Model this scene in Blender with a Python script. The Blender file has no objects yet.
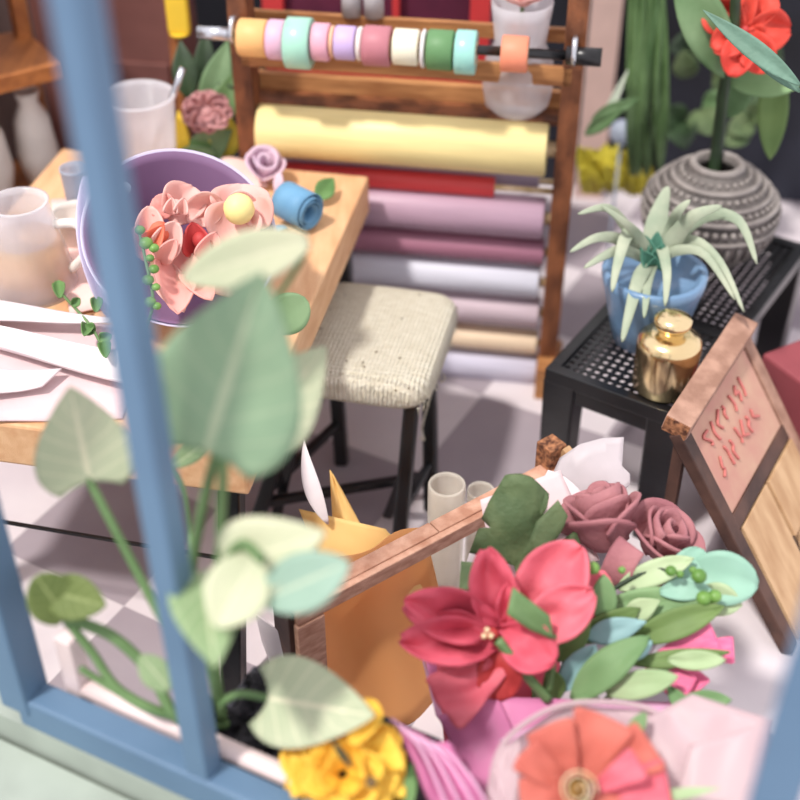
import bpy, bmesh, math, random
from mathutils import Vector, Matrix, noise
random.seed(7)
V = Vector
R = math.radians
C = bpy.context.scene.collection
H = 2.65; PITCH = R(38); F = 1275.0
SP, CP = math.sin(PITCH), math.cos(PITCH)

# ---------------------------------------------------------------- placing
def ray(u, v):
    a = (400 - v) / F
    return V(((u - 400) / F, CP + a * SP, -SP + a * CP))
def at(u, v, t):                       # point seen at u,v at distance t along the view
    return V((0, 0, H)) + ray(u, v) * t
def on(u, v, z=0.0):                   # point seen at u,v on the level z
    d = ray(u, v); return V((0, 0, H)) + d * ((z - H) / d.z)
CAMDIR = V((0, CP, -SP))
def tocam(p): return (V((0, 0, H)) - p).normalized()

# ---------------------------------------------------------------- materials
def lin(c):
    g = .3 * c[0] + .59 * c[1] + .11 * c[2]; c = [k + (g - k) * .16 for k in c]
    return tuple((x / 12.92 if x <= .04045 else ((x + .055) / 1.055) ** 2.4) for x in [k / 255 for k in c]) + (1,)
MATS = {}
def mat(name, col, rough=.6, col2=None, scale=8, stretch=(1, 1, 1), bump=0, bscale=60, metal=0, transl=0, clear=0, spec=.4, detail=4, contrast=(.35, .65), coat=0, coord='Object'):
    m = bpy.data.materials.new(name); m.use_nodes = True
    nt = m.node_tree; N = nt.nodes; L = nt.links
    for n in list(N): N.remove(n)
    out = N.new('ShaderNodeOutputMaterial'); b = N.new('ShaderNodeBsdfPrincipled')
    b.inputs['Roughness'].default_value = rough; b.inputs['Metallic'].default_value = metal
    b.inputs['Specular IOR Level'].default_value = spec; b.inputs['Coat Weight'].default_value = coat
    b.inputs['Coat Roughness'].default_value = .15
    tc = N.new('ShaderNodeTexCoord'); mp = N.new('ShaderNodeMapping'); mp.inputs['Scale'].default_value = stretch
    L.new(tc.outputs[coord], mp.inputs[0])
    nz = N.new('ShaderNodeTexNoise'); nz.inputs['Scale'].default_value = scale; nz.inputs['Detail'].default_value = detail
    L.new(mp.outputs[0], nz.inputs['Vector'])
    cr = N.new('ShaderNodeValToRGB')
    c1 = lin(col); c2 = lin(col2) if col2 else tuple(x * .86 for x in c1[:3]) + (1,)
    cr.color_ramp.elements[0].position = contrast[0]; cr.color_ramp.elements[1].position = contrast[1]
    cr.color_ramp.elements[0].color = c2; cr.color_ramp.elements[1].color = c1
    L.new(nz.outputs['Fac'], cr.inputs[0]); L.new(cr.outputs[0], b.inputs['Base Color'])
    if bump:
        n2 = N.new('ShaderNodeTexNoise'); n2.inputs['Scale'].default_value = bscale; n2.inputs['Detail'].default_value = 5
        L.new(mp.outputs[0], n2.inputs['Vector'])
        bp = N.new('ShaderNodeBump'); bp.inputs['Strength'].default_value = bump; bp.inputs['Distance'].default_value = .01
        L.new(n2.outputs['Fac'], bp.inputs['Height']); L.new(bp.outputs[0], b.inputs['Normal'])
    sh = b.outputs[0]
    if transl:
        tr = N.new('ShaderNodeBsdfTranslucent'); L.new(cr.outputs[0], tr.inputs[0])
        mx = N.new('ShaderNodeMixShader'); mx.inputs[0].default_value = transl
        L.new(sh, mx.inputs[1]); L.new(tr.outputs[0], mx.inputs[2]); sh = mx.outputs[0]
    if clear:
        tp = N.new('ShaderNodeBsdfTransparent'); mx = N.new('ShaderNodeMixShader'); mx.inputs[0].default_value = clear
        L.new(sh, mx.inputs[1]); L.new(tp.outputs[0], mx.inputs[2]); sh = mx.outputs[0]
    L.new(sh, out.inputs[0]); MATS[name] = m
    return m

def leafmat(name, col, col2, vein, transl=.25, rough=.6, veinw=.035, side=.5):
    """leaf colour with a pale midrib and side ribs laid out along the leaf's own UV"""
    m = mat(name, col, rough, col2, scale=5, transl=transl, bump=.25, bscale=45)
    nt = m.node_tree; N = nt.nodes; L = nt.links
    b = next(n for n in N if n.type == 'BSDF_PRINCIPLED'); cr = next(n for n in N if n.type == 'VALTORGB')
    tr = next((n for n in N if n.type == 'BSDF_TRANSLUCENT'), None)
    uv = N.new('ShaderNodeUVMap'); sx = N.new('ShaderNodeSeparateXYZ'); L.new(uv.outputs[0], sx.inputs[0])
    def M(op, a, bb=None, c=None):
        n = N.new('ShaderNodeMath'); n.operation = op
        for i, x in enumerate((a, bb, c)):
            if x is None: continue
            if isinstance(x, (int, float)): n.inputs[i].default_value = x
            else: L.new(x, n.inputs[i])
        return n.outputs[0]
    ax = M('ABSOLUTE', M('SUBTRACT', sx.outputs[0], .5))
    mid = M('LESS_THAN', ax, veinw)
    ph = M('FRACT', M('MULTIPLY', M('SUBTRACT', sx.outputs[1], M('MULTIPLY', ax, .55)), 6))
    rib = M('MULTIPLY', M('LESS_THAN', ph, .12), side)
    fac = M('MAXIMUM', mid, rib)
    mx = N.new('ShaderNodeMix'); mx.data_type = 'RGBA'
    L.new(fac, mx.inputs[0]); L.new(cr.outputs[0], mx.inputs[6]); mx.inputs[7].default_value = lin(vein)
    L.new(mx.outputs[2], b.inputs['Base Color'])
    if tr: L.new(mx.outputs[2], tr.inputs[0])
    return m

mat('blue_frame', (88, 122, 154), .5, (80, 112, 144), scale=3, bump=.1)
mat('lip', (232, 208, 205), .5)
mat('outer', (158, 170, 158), .7)
mat('wood_table', (226, 176, 126), .55, (212, 154, 104), scale=5, stretch=(6, 1, 6), bump=.25)
mat('wood_rack', (142, 80, 44), .5, (84, 42, 22), scale=6, stretch=(3, 3, 1.5), bump=.3)
mat('wood_rail', (196, 132, 72), .55, (150, 90, 44), scale=6, stretch=(1, 8, 8), bump=.2)
mat('wood_crate', (212, 160, 132), .6, (178, 120, 92), scale=10, stretch=(2, 2, 6), bump=.35, bscale=60)
mat('wood_grain_end', (176, 112, 70), .8, (80, 40, 22), scale=60, bump=.8)
mat('wood_sign', (178, 134, 112), .7, (146, 104, 84), scale=6, stretch=(3, 3, 3), bump=.2)
mat('wood_dark', (94, 62, 50), .6, (58, 36, 30), scale=9)
mat('wood_pale', (205, 165, 120), .7, (180, 136, 92), scale=6, stretch=(4, 1, 1), bump=.2)
mat('wood_shelf', (196, 116, 52), .55, (150, 82, 36), scale=5, stretch=(4, 1, 4))
mat('cabinet_brown', (128, 76, 68), .6, (104, 58, 52), scale=3)
mat('black_metal', (22, 23, 27), .32, (12, 12, 15), spec=.6, bump=.1)
mat('black_plastic', (26, 26, 30), .3, (16, 16, 19), spec=.5)
mat('steel', (205, 208, 215), .25, metal=.9)
mat('fabric', (238, 231, 208), .95, (214, 203, 172), scale=30, stretch=(1, 6, 1), bump=.9, bscale=110, contrast=(.2, .6))
mat('glass_frost', (246, 244, 250), .25, transl=.4, clear=.46)
mat('glass_blue', (200, 212, 232), .2, transl=.3, clear=.35)
mat('tube_frost', (246, 238, 222), .3, transl=.35, clear=.5)
mat('liquid', (255, 196, 104), .4, transl=.4)
mat('paper_white', (236, 226, 226), .8, (224, 210, 214), transl=.15)
mat('paper_pink', (236, 206, 208), .8, transl=.15)
mat('paper_blush', (252, 205, 195), .8)
mat('purple_wrap', (142, 104, 146), .55, (120, 84, 126), scale=2, stretch=(1, 1, 1), transl=.1)
mat('purple_outer', (205, 196, 226), .55)
mat('petal_peach', (250, 178, 166), .6, (244, 158, 148), scale=4, transl=.25)
mat('petal_light', (250, 200, 190), .6, (246, 184, 172), scale=4, transl=.25)
mat('petal_red', (214, 62, 62), .6, transl=.15)
mat('petal_orange', (255, 130, 92), .5, (250, 110, 80), transl=.2)
mat('bead_yellow', (246, 222, 134), .5)
mat('rose_lilac', (240, 205, 218), .6, (222, 190, 214), transl=.2)
mat('blue_paper', (116, 176, 212), .55, (84, 144, 190), scale=4, transl=.08)
mat('green_leaf', (118, 165, 92), .6, (92, 140, 70), scale=8, transl=.25)
mat('berry', (112, 160, 66), .4, (80, 128, 44), scale=20)
mat('stem_green', (106, 142, 84), .5, (76, 110, 58), scale=6)
mat('stem_dark', (52, 78, 44), .5, (30, 46, 28), scale=6)
mat('hot_pink', (240, 92, 114), .65, (228, 72, 98), scale=9, transl=.2, bump=.7, bscale=16)
mat('hot_pink_light', (244, 114, 130), .6, (236, 96, 116), scale=9, transl=.2, bump=.7, bscale=16)
mat('magenta_wrap', (238, 140, 192), .5, (230, 124, 182), scale=2, transl=.25)
mat('lilac_wrap', (240, 190, 222), .5, (232, 164, 206), scale=3, transl=.25)
mat('pink_sheet', (222, 132, 176), .5, (206, 104, 158), scale=4, transl=.2)
mat('white_wrap', (226, 204, 206), .45, (220, 192, 198), scale=2, transl=.35, clear=.2)
mat('white_sheet', (222, 212, 216), .5, transl=.3, clear=.12)
mat('coral', (222, 110, 92), .6, (208, 94, 80), scale=5, transl=.18)
mat('cream', (236, 208, 166), .6, (210, 176, 120), scale=20)
mat('gold_dust', (150, 104, 32), .4, (90, 60, 20), scale=60, bump=.6)
mat('mauve_rose', (186, 118, 122), .75, (164, 96, 104), scale=9, transl=.1, bump=.3, bscale=60)
mat('euc_mint', (150, 200, 176), .6, (130, 184, 160), scale=5, transl=.2)
mat('euc_green', (132, 172, 112), .6, (104, 148, 88), scale=5, transl=.2)
mat('euc_pale', (186, 208, 158), .6, (160, 192, 134), scale=5, transl=.2)
mat('euc_olive', (112, 142, 72), .6, (90, 122, 58), scale=6, transl=.15)
mat('euc_blue', (150, 196, 200), .6, (128, 176, 176), scale=6, transl=.15)
mat('dark_leaf', (102, 122, 76), .65, (76, 100, 58), scale=14, transl=.1, bump=.4, bscale=60)
mat('checked_pink', (246, 112, 156), .6, (232, 90, 140), scale=30, stretch=(1, 8, 1), bump=.3)
mat('yellow_petal', (255, 212, 60), .6, (254, 190, 40), scale=8, transl=.2)
mat('yellow_wrap', (255, 222, 140), .6, (252, 206, 116), scale=2, transl=.4)
mat('yellow_wrap_shaded', (252, 190, 118), .6, (246, 178, 104), scale=1.5, transl=.5)  # shaded copy of the yellow paper: shade behind the rail put into the colour
mat('soil', (32, 30, 38), .9, (12, 11, 16), scale=40, bump=1, bscale=70)
mat('trough', (48, 48, 56), .6)
mat('pot_blue', (112, 148, 186), .35, (92, 130, 168), scale=5, coat=.3, bump=.2, bscale=25)
mat('air_leaf', (190, 198, 170), .7, (154, 172, 144), scale=8, transl=.2)
mat('air_teal', (70, 130, 108), .7)
mat('gold', (240, 214, 160), .2, (232, 202, 144), metal=1)
mat('vase_grey', (112, 105, 100), .6, (76, 70, 68), scale=12, bump=.4, bscale=40)
mat('vase_light', (150, 142, 136), .5, (118, 110, 106), scale=14)
mat('red_petal', (246, 78, 58), .6, (228, 54, 42), scale=5, transl=.2)
mat('leaf_back', (128, 162, 112), .6, (84, 124, 70), scale=5, transl=.2)
mat('leaf_tealgrey', (98, 138, 118), .6, (84, 120, 100), scale=10, bump=.3)
mat('leaf_edge', (196, 208, 186), .6)
mat('yellow_plant', (238, 222, 60), .6, (206, 190, 40), scale=7, transl=.2)
mat('pink_plant', (206, 150, 148), .7, (176, 112, 112), scale=8)
mat('wall_dark', (36, 38, 52), .8, (20, 20, 27), scale=2)
mat('wall_side', (150, 120, 110), .8)
mat('trim_pink', (214, 178, 166), .7)
mat('red_paint', (222, 52, 54), .5)
mat('red_dull', (150, 62, 70), .6)
mat('maroon', (104, 30, 60), .6, (80, 20, 48), scale=6)
mat('grey_box', (186, 182, 184), .6)
mat('chalk_red', (208, 112, 104), .8)
mat('chalk_board', (196, 152, 126), .8, (190, 132, 116), scale=10)
mat('vase_white', (232, 224, 214), .4)
mat('yellow_tag', (240, 196, 30), .5)
mat('speck', (120, 92, 52), .9)
L1M = leafmat('vine_deep', (150, 182, 142), (136, 170, 134), (186, 202, 164), veinw=.03, side=.3)
leafmat('vine_mint', (158, 192, 172), (146, 182, 160), (190, 208, 180), side=.2)
leafmat('vine_pale', (198, 204, 170), (180, 192, 154), (222, 220, 186), veinw=.03, side=.55)
leafmat('vine_cream', (216, 218, 182), (202, 210, 172), (230, 228, 196), veinw=.02, side=.25)
leafmat('vine_mid', (158, 186, 132), (140, 172, 118), (198, 210, 164))
leafmat('vine_olive', (116, 134, 64), (96, 116, 52), (140, 156, 88))

def weave():
    m = MATS['fabric']; nt = m.node_tree; N = nt.nodes; L = nt.links
    bp = next(n for n in N if n.type == 'BUMP'); tc = next(n for n in N if n.type == 'TEX_COORD')
    nz = bp.inputs['Height'].links[0].from_socket; hs = []
    for d in ('X', 'Y'):
        w = N.new('ShaderNodeTexWave'); w.bands_direction = d; w.inputs['Scale'].default_value = 26 if d == 'X' else 20; w.inputs['Distortion'].default_value = 2.2
        w.inputs['Detail'].default_value = 2; w.inputs['Detail Scale'].default_value = 3; L.new(tc.outputs['Object'], w.inputs[0]); hs.append(w.outputs['Fac'])
    a = N.new('ShaderNodeMath'); a.operation = 'MULTIPLY'; L.new(hs[0], a.inputs[0]); L.new(hs[1], a.inputs[1])
    b = N.new('ShaderNodeMath'); b.operation = 'ADD'; L.new(a.outputs[0], b.inputs[0]); L.new(nz, b.inputs[1])
    L.new(b.outputs[0], bp.inputs['Height'])
weave()
def floor_material():
    m = bpy.data.materials.new('floor_tiles'); m.use_nodes = True
    nt = m.node_tree; N = nt.nodes; L = nt.links; b = N['Principled BSDF']
    b.inputs['Roughness'].default_value = .45
    tc = N.new('ShaderNodeTexCoord'); mp = N.new('ShaderNodeMapping'); mp.vector_type = 'TEXTURE'
    v1 = on(124, 606, 0); v2 = on(258, 667, 0)
    d = v2 - v1; ang = math.atan2(d.y, d.x); sz = d.length
    mp.inputs['Location'].default_value = (v1.x, v1.y, -.5 * sz)
    mp.inputs['Rotation'].default_value = (0, 0, ang); mp.inputs['Scale'].default_value = (sz, sz, sz)
    L.new(tc.outputs['Object'], mp.inputs[0])
    ck = N.new('ShaderNodeTexChecker'); ck.inputs['Scale'].default_value = 1
    ck.inputs['Color1'].default_value = lin((158, 146, 154)); ck.inputs['Color2'].default_value = lin((212, 202, 206))
    L.new(mp.outputs[0], ck.inputs['Vector'])
    nz = N.new('ShaderNodeTexNoise'); nz.inputs['Scale'].default_value = 3; nz.inputs['Detail'].default_value = 6
    L.new(tc.outputs['Object'], nz.inputs['Vector'])
    cr = N.new('ShaderNodeValToRGB'); cr.color_ramp.elements[0].color = (.88, .86, .88, 1); cr.color_ramp.elements[0].position = .35
    cr.color_ramp.elements[1].color = (1, 1, 1, 1); cr.color_ramp.elements[1].position = .6
    L.new(nz.outputs['Fac'], cr.inputs[0])
    mx = N.new('ShaderNodeMix'); mx.data_type = 'RGBA'; mx.blend_type = 'MULTIPLY'; mx.inputs[0].default_value = 1
    L.new(ck.outputs['Color'], mx.inputs[6]); L.new(cr.outputs[0], mx.inputs[7]); L.new(mx.outputs[2], b.inputs['Base Color'])
    MATS['floor_tiles'] = m
floor_material()

# ---------------------------------------------------------------- objects
def rootmat(o):
    while o.parent: o = o.parent
    return Matrix.Translation(o.location) @ o.rotation_euler.to_matrix().to_4x4()
def obj(name, bm, m, parent=None, smooth=True, world=True, solid=0, bevel=0, sub=0, origin=None):
    """ONE mesh object; bmesh given in world space unless world=False"""
    bmesh.ops.recalc_face_normals(bm, faces=bm.faces[:])
    me = bpy.data.meshes.new(name)
    o = bpy.data.objects.new(name, me); C.objects.link(o)
    if parent:
        o.parent = parent
        if world: bm.transform(rootmat(parent).inverted())
    else:
        if origin is None:
            xs = [v.co for v in bm.verts]
            origin = V((sum(c.x for c in xs) / len(xs), sum(c.y for c in xs) / len(xs), min(c.z for c in xs)))
        bm.transform(Matrix.Translation(-V(origin))); o.location = origin
    bm.to_mesh(me); bm.free()
    me.materials.append(MATS[m])
    if smooth:
        for p in me.polygons: p.use_smooth = True
    if solid:
        s = o.modifiers.new('thickness', 'SOLIDIFY'); s.thickness = solid; s.offset = 0
    if bevel:
        s = o.modifiers.new('edge', 'BEVEL'); s.width = bevel; s.segments = 2; s.limit_method = 'ANGLE'
    if sub:
        s = o.modifiers.new('round', 'SUBSURF'); s.levels = sub; s.render_levels = sub
    return o
def tag(o, label, cat, group=None, kind=None):
    o['label'] = label; o['category'] = cat
    if group: o['group'] = group
    if kind: o['kind'] = kind
    return o
def thing(name, label, cat, loc, rz=0, group=None):
    o = bpy.data.objects.new(name, None); C.objects.link(o); o.empty_display_size = .05
    o.location = loc; o.rotation_euler = (0, 0, rz)
    return tag(o, label, cat, group)
def struct(name, bm, m, parent=None, **k):
    o = obj(name, bm, m, parent, **k)
    if not parent: o['kind'] = 'structure'
    return o
def B(): return bmesh.new()

# ---------------------------------------------------------------- shapes
def frame(p0, p1, up=V((0, 0, 1))):
    """columns: side, along, normal"""
    y = (p1 - p0).normalized(); x = y.cross(up)
    if x.length < 1e-4: x = y.cross(V((1, 0, 0)))
    x.normalize(); z = x.cross(y).normalized()
    return Matrix((x, y, z)).transposed()
def beam(bm, p0, p1, w, h, up=V((0, 0, 1)), w1=None, h1=None):
    p0 = V(p0); p1 = V(p1); M = frame(p0, p1, up); vs = []
    for p, ww, hh in ((p0, w, h), (p1, w1 or w, h1 or h)):
        for sx, sz in ((-1, -1), (1, -1), (1, 1), (-1, 1)):
            vs.append(bm.verts.new(p + M @ V((sx * ww / 2, 0, sz * hh / 2))))
    for f in ((0, 1, 2, 3), (7, 6, 5, 4), (0, 4, 5, 1), (1, 5, 6, 2), (2, 6, 7, 3), (3, 7, 4, 0)):
        bm.faces.new([vs[i] for i in f])
    return bm
def box(bm, x0, x1, y0, y1, z0, z1, M=None):
    vs = [bm.verts.new((M @ V(c)) if M else V(c)) for c in ((x0, y0, z0), (x1, y0, z0), (x1, y1, z0), (x0, y1, z0), (x0, y0, z1), (x1, y0, z1), (x1, y1, z1), (x0, y1, z1))]
    for f in ((3, 2, 1, 0), (4, 5, 6, 7), (0, 1, 5, 4), (1, 2, 6, 5), (2, 3, 7, 6), (3, 0, 4, 7)):
        bm.faces.new([vs[i] for i in f])
    return bm
def prism(bm, pts, z0, z1):
    a = [bm.verts.new((p[0], p[1], z0)) for p in pts]; b = [bm.verts.new((p[0], p[1], z1)) for p in pts]
    bm.faces.new(a[::-1]); bm.faces.new(b); n = len(pts)
    for i in range(n): bm.faces.new((a[i], a[(i + 1) % n], b[(i + 1) % n], b[i]))
    return bm
def spline(pts, n=6):
    pts = [V(p) for p in pts]; out = []
    for i in range(len(pts) - 1):
        p0 = pts[max(i - 1, 0)]; p1 = pts[i]; p2 = pts[i + 1]; p3 = pts[min(i + 2, len(pts) - 1)]
        for k in range(n):
            t = k / n
            out.append(.5 * ((2 * p1) + (p2 - p0) * t + (2 * p0 - 5 * p1 + 4 * p2 - p3) * t * t + (3 * p1 - p0 - 3 * p2 + p3) * t ** 3))
    out.append(pts[-1]); return out
def tube(bm, pts, r, seg=8, r1=None, smooth=6):
    pts = spline(pts, smooth) if smooth and len(pts) > 2 else [V(p) for p in pts]
    n = len(pts); rings = []; ref = V((.3, .2, 1)).normalized()
    for i, p in enumerate(pts):
        d = (pts[min(i + 1, n - 1)] - pts[max(i - 1, 0)]).normalized()
        x = d.cross(ref)
        if x.length < .05: x = d.cross(V((1, 0, 0)))
        x.normalize(); y = d.cross(x)
        rr = r + ((r1 if r1 is not None else r) - r) * i / (n - 1)
        rings.append([bm.verts.new(p + (x * math.cos(a) + y * math.sin(a)) * rr) for a in [2 * math.pi * k / seg for k in range(seg)]])
    for a, b in zip(rings, rings[1:]):
        for k in range(seg): bm.faces.new((a[k], a[(k + 1) % seg], b[(k + 1) % seg], b[k]))
    bm.faces.new(rings[0][::-1]); bm.faces.new(rings[-1])
    return bm
def lathe(bm, prof, c, M=None, seg=32, wob=0):
    """profile (r,z) turned about local z, M is a 3x3 turning the axis"""
    M = M or Matrix.Identity(3); c = V(c); rings = []
    for r, z in prof:
        if r < 1e-5: rings.append([bm.verts.new(c + M @ V((0, 0, z)))])
        else: rings.append([bm.verts.new(c + M @ V((r * math.cos(a) * (1 + wob * math.sin(3 * a)), r * math.sin(a), z))) for a in [2 * math.pi * k / seg for k in range(seg)]])
    for a, b in zip(rings, rings[1:]):
        if len(a) == 1 and len(b) == 1: continue
        for k in range(seg):
            k2 = (k + 1) % seg
            if len(a) == 1: bm.faces.new((a[0], b[k2], b[k]))
            elif len(b) == 1: bm.faces.new((a[k], a[k2], b[0]))
            else: bm.faces.new((a[k], a[k2], b[k2], b[k]))
    return bm
def axis(d, up=V((0, 0, 1))):
    """3x3 whose local z is d"""
    z = V(d).normalized(); x = up.cross(z)
    if x.length < 1e-3: x = V((1, 0, 0))
    x.normalize(); return Matrix((x, z.cross(x), z)).transposed()
def ball(bm, c, r, seg=12, sq=1):
    lathe(bm, [(r * math.sin(math.pi * i / 8), -r * sq * math.cos(math.pi * i / 8)) for i in range(9)], c, seg=seg); return bm

SH = {
 'heart': lambda t: math.sin(math.pi * min(1, (t * .93 + .07)) ** .62) ** .85 if t < .999 else .0,
 'oval': lambda t: max(0, math.sin(math.pi * (t * .96 + .04))) ** .7,
 'round': lambda t: max(0, math.sin(math.pi * (t * .93 + .06))) ** .5,
 'lance': lambda t: max(0, math.sin(math.pi * (t * .97 + .02) ** .85)),
 'petal': lambda t: max(.0, math.sin(math.pi * min(1, (t * .9 + .08)) ** 1.35)) ** .6,
 'wedge': lambda t: .25 + .75 * t ** .8 if t < .97 else .9,
 'blade': lambda t: (1 - t) ** .55 * min(1, .6 + t * 3),
 'rect': lambda t: 1.0,
}
def leaf(bm, p0, p1, w, shape='oval', normal=None, fold=0, curl=0, cup=0, lobe=0, ruff=0, n=14, m=8, twist=0, bend=0, jag=0, seed=0):
    """a leaf blade from p0 (stalk) to p1 (tip); curl bows it towards its normal, fold creases it, cup rolls its sides"""
    p0 = V(p0); p1 = V(p1); L = (p1 - p0).length
    normal = normal or tocam((p0 + p1) / 2)
    y = (p1 - p0).normalized(); x = y.cross(V(normal)).normalized(); z = x.cross(y).normalized()
    uvl = bm.loops.layers.uv.verify(); rows = []
    for i in range(n + 1):
        t = i / n; ww = SH[shape](t) * w / 2; row = []
        tw = twist * t; xx = x * math.cos(tw) + z * math.sin(tw); zz = z * math.cos(tw) - x * math.sin(tw)
        for j in range(m + 1):
            s = j / m * 2 - 1
            sx = s * ww
            if jag: sx *= 1 + jag * math.sin(t * 23 + seed)
            h = fold * abs(sx) + cup * sx * sx / max(w, 1e-3) * 2 + curl * L * 4 * t * (1 - t)
            h += ruff * L * noise.noise(V((t * 3.1 + seed, s * 1.7, seed * 1.3)))
            yy = t * L - lobe * L * (s * s) * (1 - t) ** 2
            row.append((bm.verts.new(p0 + y * yy + xx * (sx + bend * L * 4 * t * (1 - t)) + zz * h), (j / m, t)))
        rows.append(row)
    for a, b in zip(rows, rows[1:]):
        for j in range(m):
            q = (a[j], a[j + 1], b[j + 1], b[j])
            f = bm.faces.new([k[0] for k in q])
            for lp, k in zip(f.loops, q): lp[uvl].uv = k[1]
    return bm
def lf(b, t, wpx, mname, parent, name='leaf', shape='oval', solid=.004, tilt=(0, 0, 0), **k):
    """leaf between two seen points b=(u,v,dist), t=(u,v,dist); wpx in photo pixels"""
    p0 = at(*b); p1 = at(*t); w = wpx * (b[2] + t[2]) / 2 / F
    nrm = tocam((p0 + p1) / 2) + V(tilt)
    bm = leaf(B(), p0, p1, w, shape=shape, normal=nrm, **k)
    return obj(name, bm, mname, parent, solid=solid)
def patch(bm, pts, nu, nv, fn):
    g = [[bm.verts.new(fn(i / nu, j / nv)) for j in range(nv + 1)] for i in range(nu + 1)]
    for i in range(nu):
        for j in range(nv): bm.faces.new((g[i][j], g[i + 1][j], g[i + 1][j + 1], g[i][j + 1]))
    return bm
def wrap(apex, rim, r0, r1, a0, a1, wav=.05, fl=.25, nw=5, seed=0, up=V((0, 0, 1)), hcut=None, rip=.05):
    """a paper cone round the line apex-rim, flaring at its mouth"""
    M = axis(rim - apex, up); L = (rim - apex).length
    def fn(a, h):
        th = a0 + (a1 - a0) * a; r = r0 + (r1 - r0) * (h * (1 - fl) + fl * h ** 3)
        hh = h * (1 + wav * math.sin(nw * th + seed)) * (hcut(a) if hcut else 1)
        r *= 1 + rip * h * math.sin(7 * th + seed)
        return apex + M @ V((r * math.cos(th), r * math.sin(th), hh * L))
    return patch(B(), None, 60, 12, fn)
def rose(parent, name, c, ax, r, m, layers=4, seed=0, hgt=1.1, span=2.4):
    """rolled petals: each a mesh of its own under the rolled heart"""
    M = axis(ax); rnd = random.Random(seed)
    def roll(th, h):
        rr = r * (.1 + .045 * th) * (1 + .25 * h); return c + M @ V((rr * math.cos(th), rr * math.sin(th), r * hgt * (h * .95 + .08 * math.sin(th))))
    hb = patch(B(), None, 40, 4, lambda a, h: roll(a * 9, h))
    heart = obj(name, hb, m, parent, solid=.006 * r / .06)
    k = 0
    for l in range(layers):
        for q in range(2 if l == 0 else 3):
            th0 = rnd.random() * .6 + q * 2 * math.pi / (2 if l == 0 else 3) + l * 1.1
            rb = r * (.34 + .2 * l); top = hgt * (1.02 - .13 * l); fl = .12 + .14 * l; j = rnd.uniform(-.08, .08)
            def fn(a, h, th0=th0, rb=rb, top=top, fl=fl, j=j):
                th = th0 + span * (a - .5); e = 1 - abs(a - .5) ** 3 * 3.2
                rr = rb * (.45 + .6 * math.sin(min(1, h * 1.1) * math.pi / 2)) + r * fl * max(0, h - .6) ** 1.3 * 2.2
                rr += r * .05 * (a + j)
                zz = r * top * (h * e + j * h)
                return c + M @ V((rr * math.cos(th), rr * math.sin(th), zz))
            obj('petal', patch(B(), None, 12, 8, fn), m, heart, solid=.005 * r / .06); k += 1
    return heart

def quadpatch(name, pts, m, parent, bulge=.0, solid=.003, nu=16, nv=16, seed=0, ruff=.01):
    P = [at(*p) for p in pts]; nn = tocam(P[0])
    def fn(a, b):
        p = (P[0] * (1 - a) + P[1] * a) * (1 - b) + (P[3] * (1 - a) + P[2] * a) * b
        return p + nn * (bulge * 4 * a * (1 - a) * (.3 + b * .7) + ruff * noise.noise(V((a * 3 + seed, b * 3, seed))))
    return obj(name, patch(B(), None, nu, nv, fn), m, parent, solid=solid)
def polyleaf(name, pts, m, parent, solid=.004, ruff=.012, seed=0, crease=None):
    """a cut paper blade with an angular outline"""
    bm = B(); bm.faces.new([bm.verts.new(at(*p)) for p in pts])
    bmesh.ops.triangulate(bm, faces=bm.faces[:]); bmesh.ops.subdivide_edges(bm, edges=bm.edges[:], cuts=3, use_grid_fill=True)
    c = at(*pts[0]); nn = tocam(c)
    for v in bm.verts: v.co += nn * ruff * 2 * noise.noise(v.co * 9 + V((seed, 0, 0)))
    bmesh.ops.triangulate(bm, faces=bm.faces[:])
    return obj(name, bm, m, parent, solid=solid)

# ================================================================= THE ROOM
bm = B(); box(bm, -2.6, 2.4, .6, 5.6, -.06, 0)
struct('floor', bm, 'floor_tiles', smooth=False, origin=(0, 0, 0))
rz = R(-9)
WB = on(620, 190, 0); wd = V((math.cos(rz), math.sin(rz), 0)); wn = V((-wd.y, wd.x, 0))
bm = B(); beam(bm, WB - wd * 3 + V((0, 0, .8)) + wn * .06, WB + wd * 1.6 + V((0, 0, .8)) + wn * .06, .1, 1.6)
struct('wall_back', bm, 'wall_dark', smooth=False)
LW = V((-1.75, 3.2, 0))
bm = B(); beam(bm, LW + V((0, 0, .7)), LW + V((.3, 2.0, .7)), .06, 1.4); struct('wall_left', bm, 'wall_side', smooth=False)
# pale trim board on the back wall behind the rack's right post
tp = on(588, 190, 0)
bm = B(); beam(bm, tp - wn * .05 + V((0, 0, 0)), tp - wn * .05 + V((0, 0, 1.5)), .12, .05, up=wn)
struct('trim_1', bm, 'trim_pink', smooth=False)

# window in the front: low wall, blue rail, posts
ZR = .60
A = on(30, 721, ZR); Bp = on(202, 800, ZR); dr = (Bp - A).normalized(); nr = V((-dr.y, dr.x, 0))   # nr points into the room
def WP(s, n=0, z=0): return A + dr * s + nr * n + V((0, 0, z - ZR))
S_R = 1.25
bm = B(); beam(bm, WP(-.9, .055, .275), WP(S_R, .055, .285), .09, .55); struct('wall_front', bm, 'outer', smooth=False)
win = bpy.data.objects.new('window_1', None); C.objects.link(win); win.location = WP(.4, .04, .54); win['kind'] = 'structure'
bm = B(); beam(bm, WP(-.04, .04, .598), WP(S_R, .04, .598), .06, .085); obj('bottom_rail', bm, 'blue_frame', win, smooth=False, bevel=.006)
def linepar(u, v):
    """where the sight line through u,v crosses the window's upright plane: distance along it and height"""
    d = ray(u, v); o = V((0, 0, H)); p = WP(0, .04, 0)
    t = (p - o).dot(nr) / d.dot(nr); q = o + d * t
    return (q - p).dot(dr), q.z
sm, _ = linepar(200, 740)
bm = B(); beam(bm, WP(sm, .04, .6), WP(sm - .018, .04, 2.5), .05, .05, up=nr); obj('mullion', bm, 'blue_frame', win, smooth=False, bevel=.006)
sc, _ = linepar(31, 700)
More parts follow.
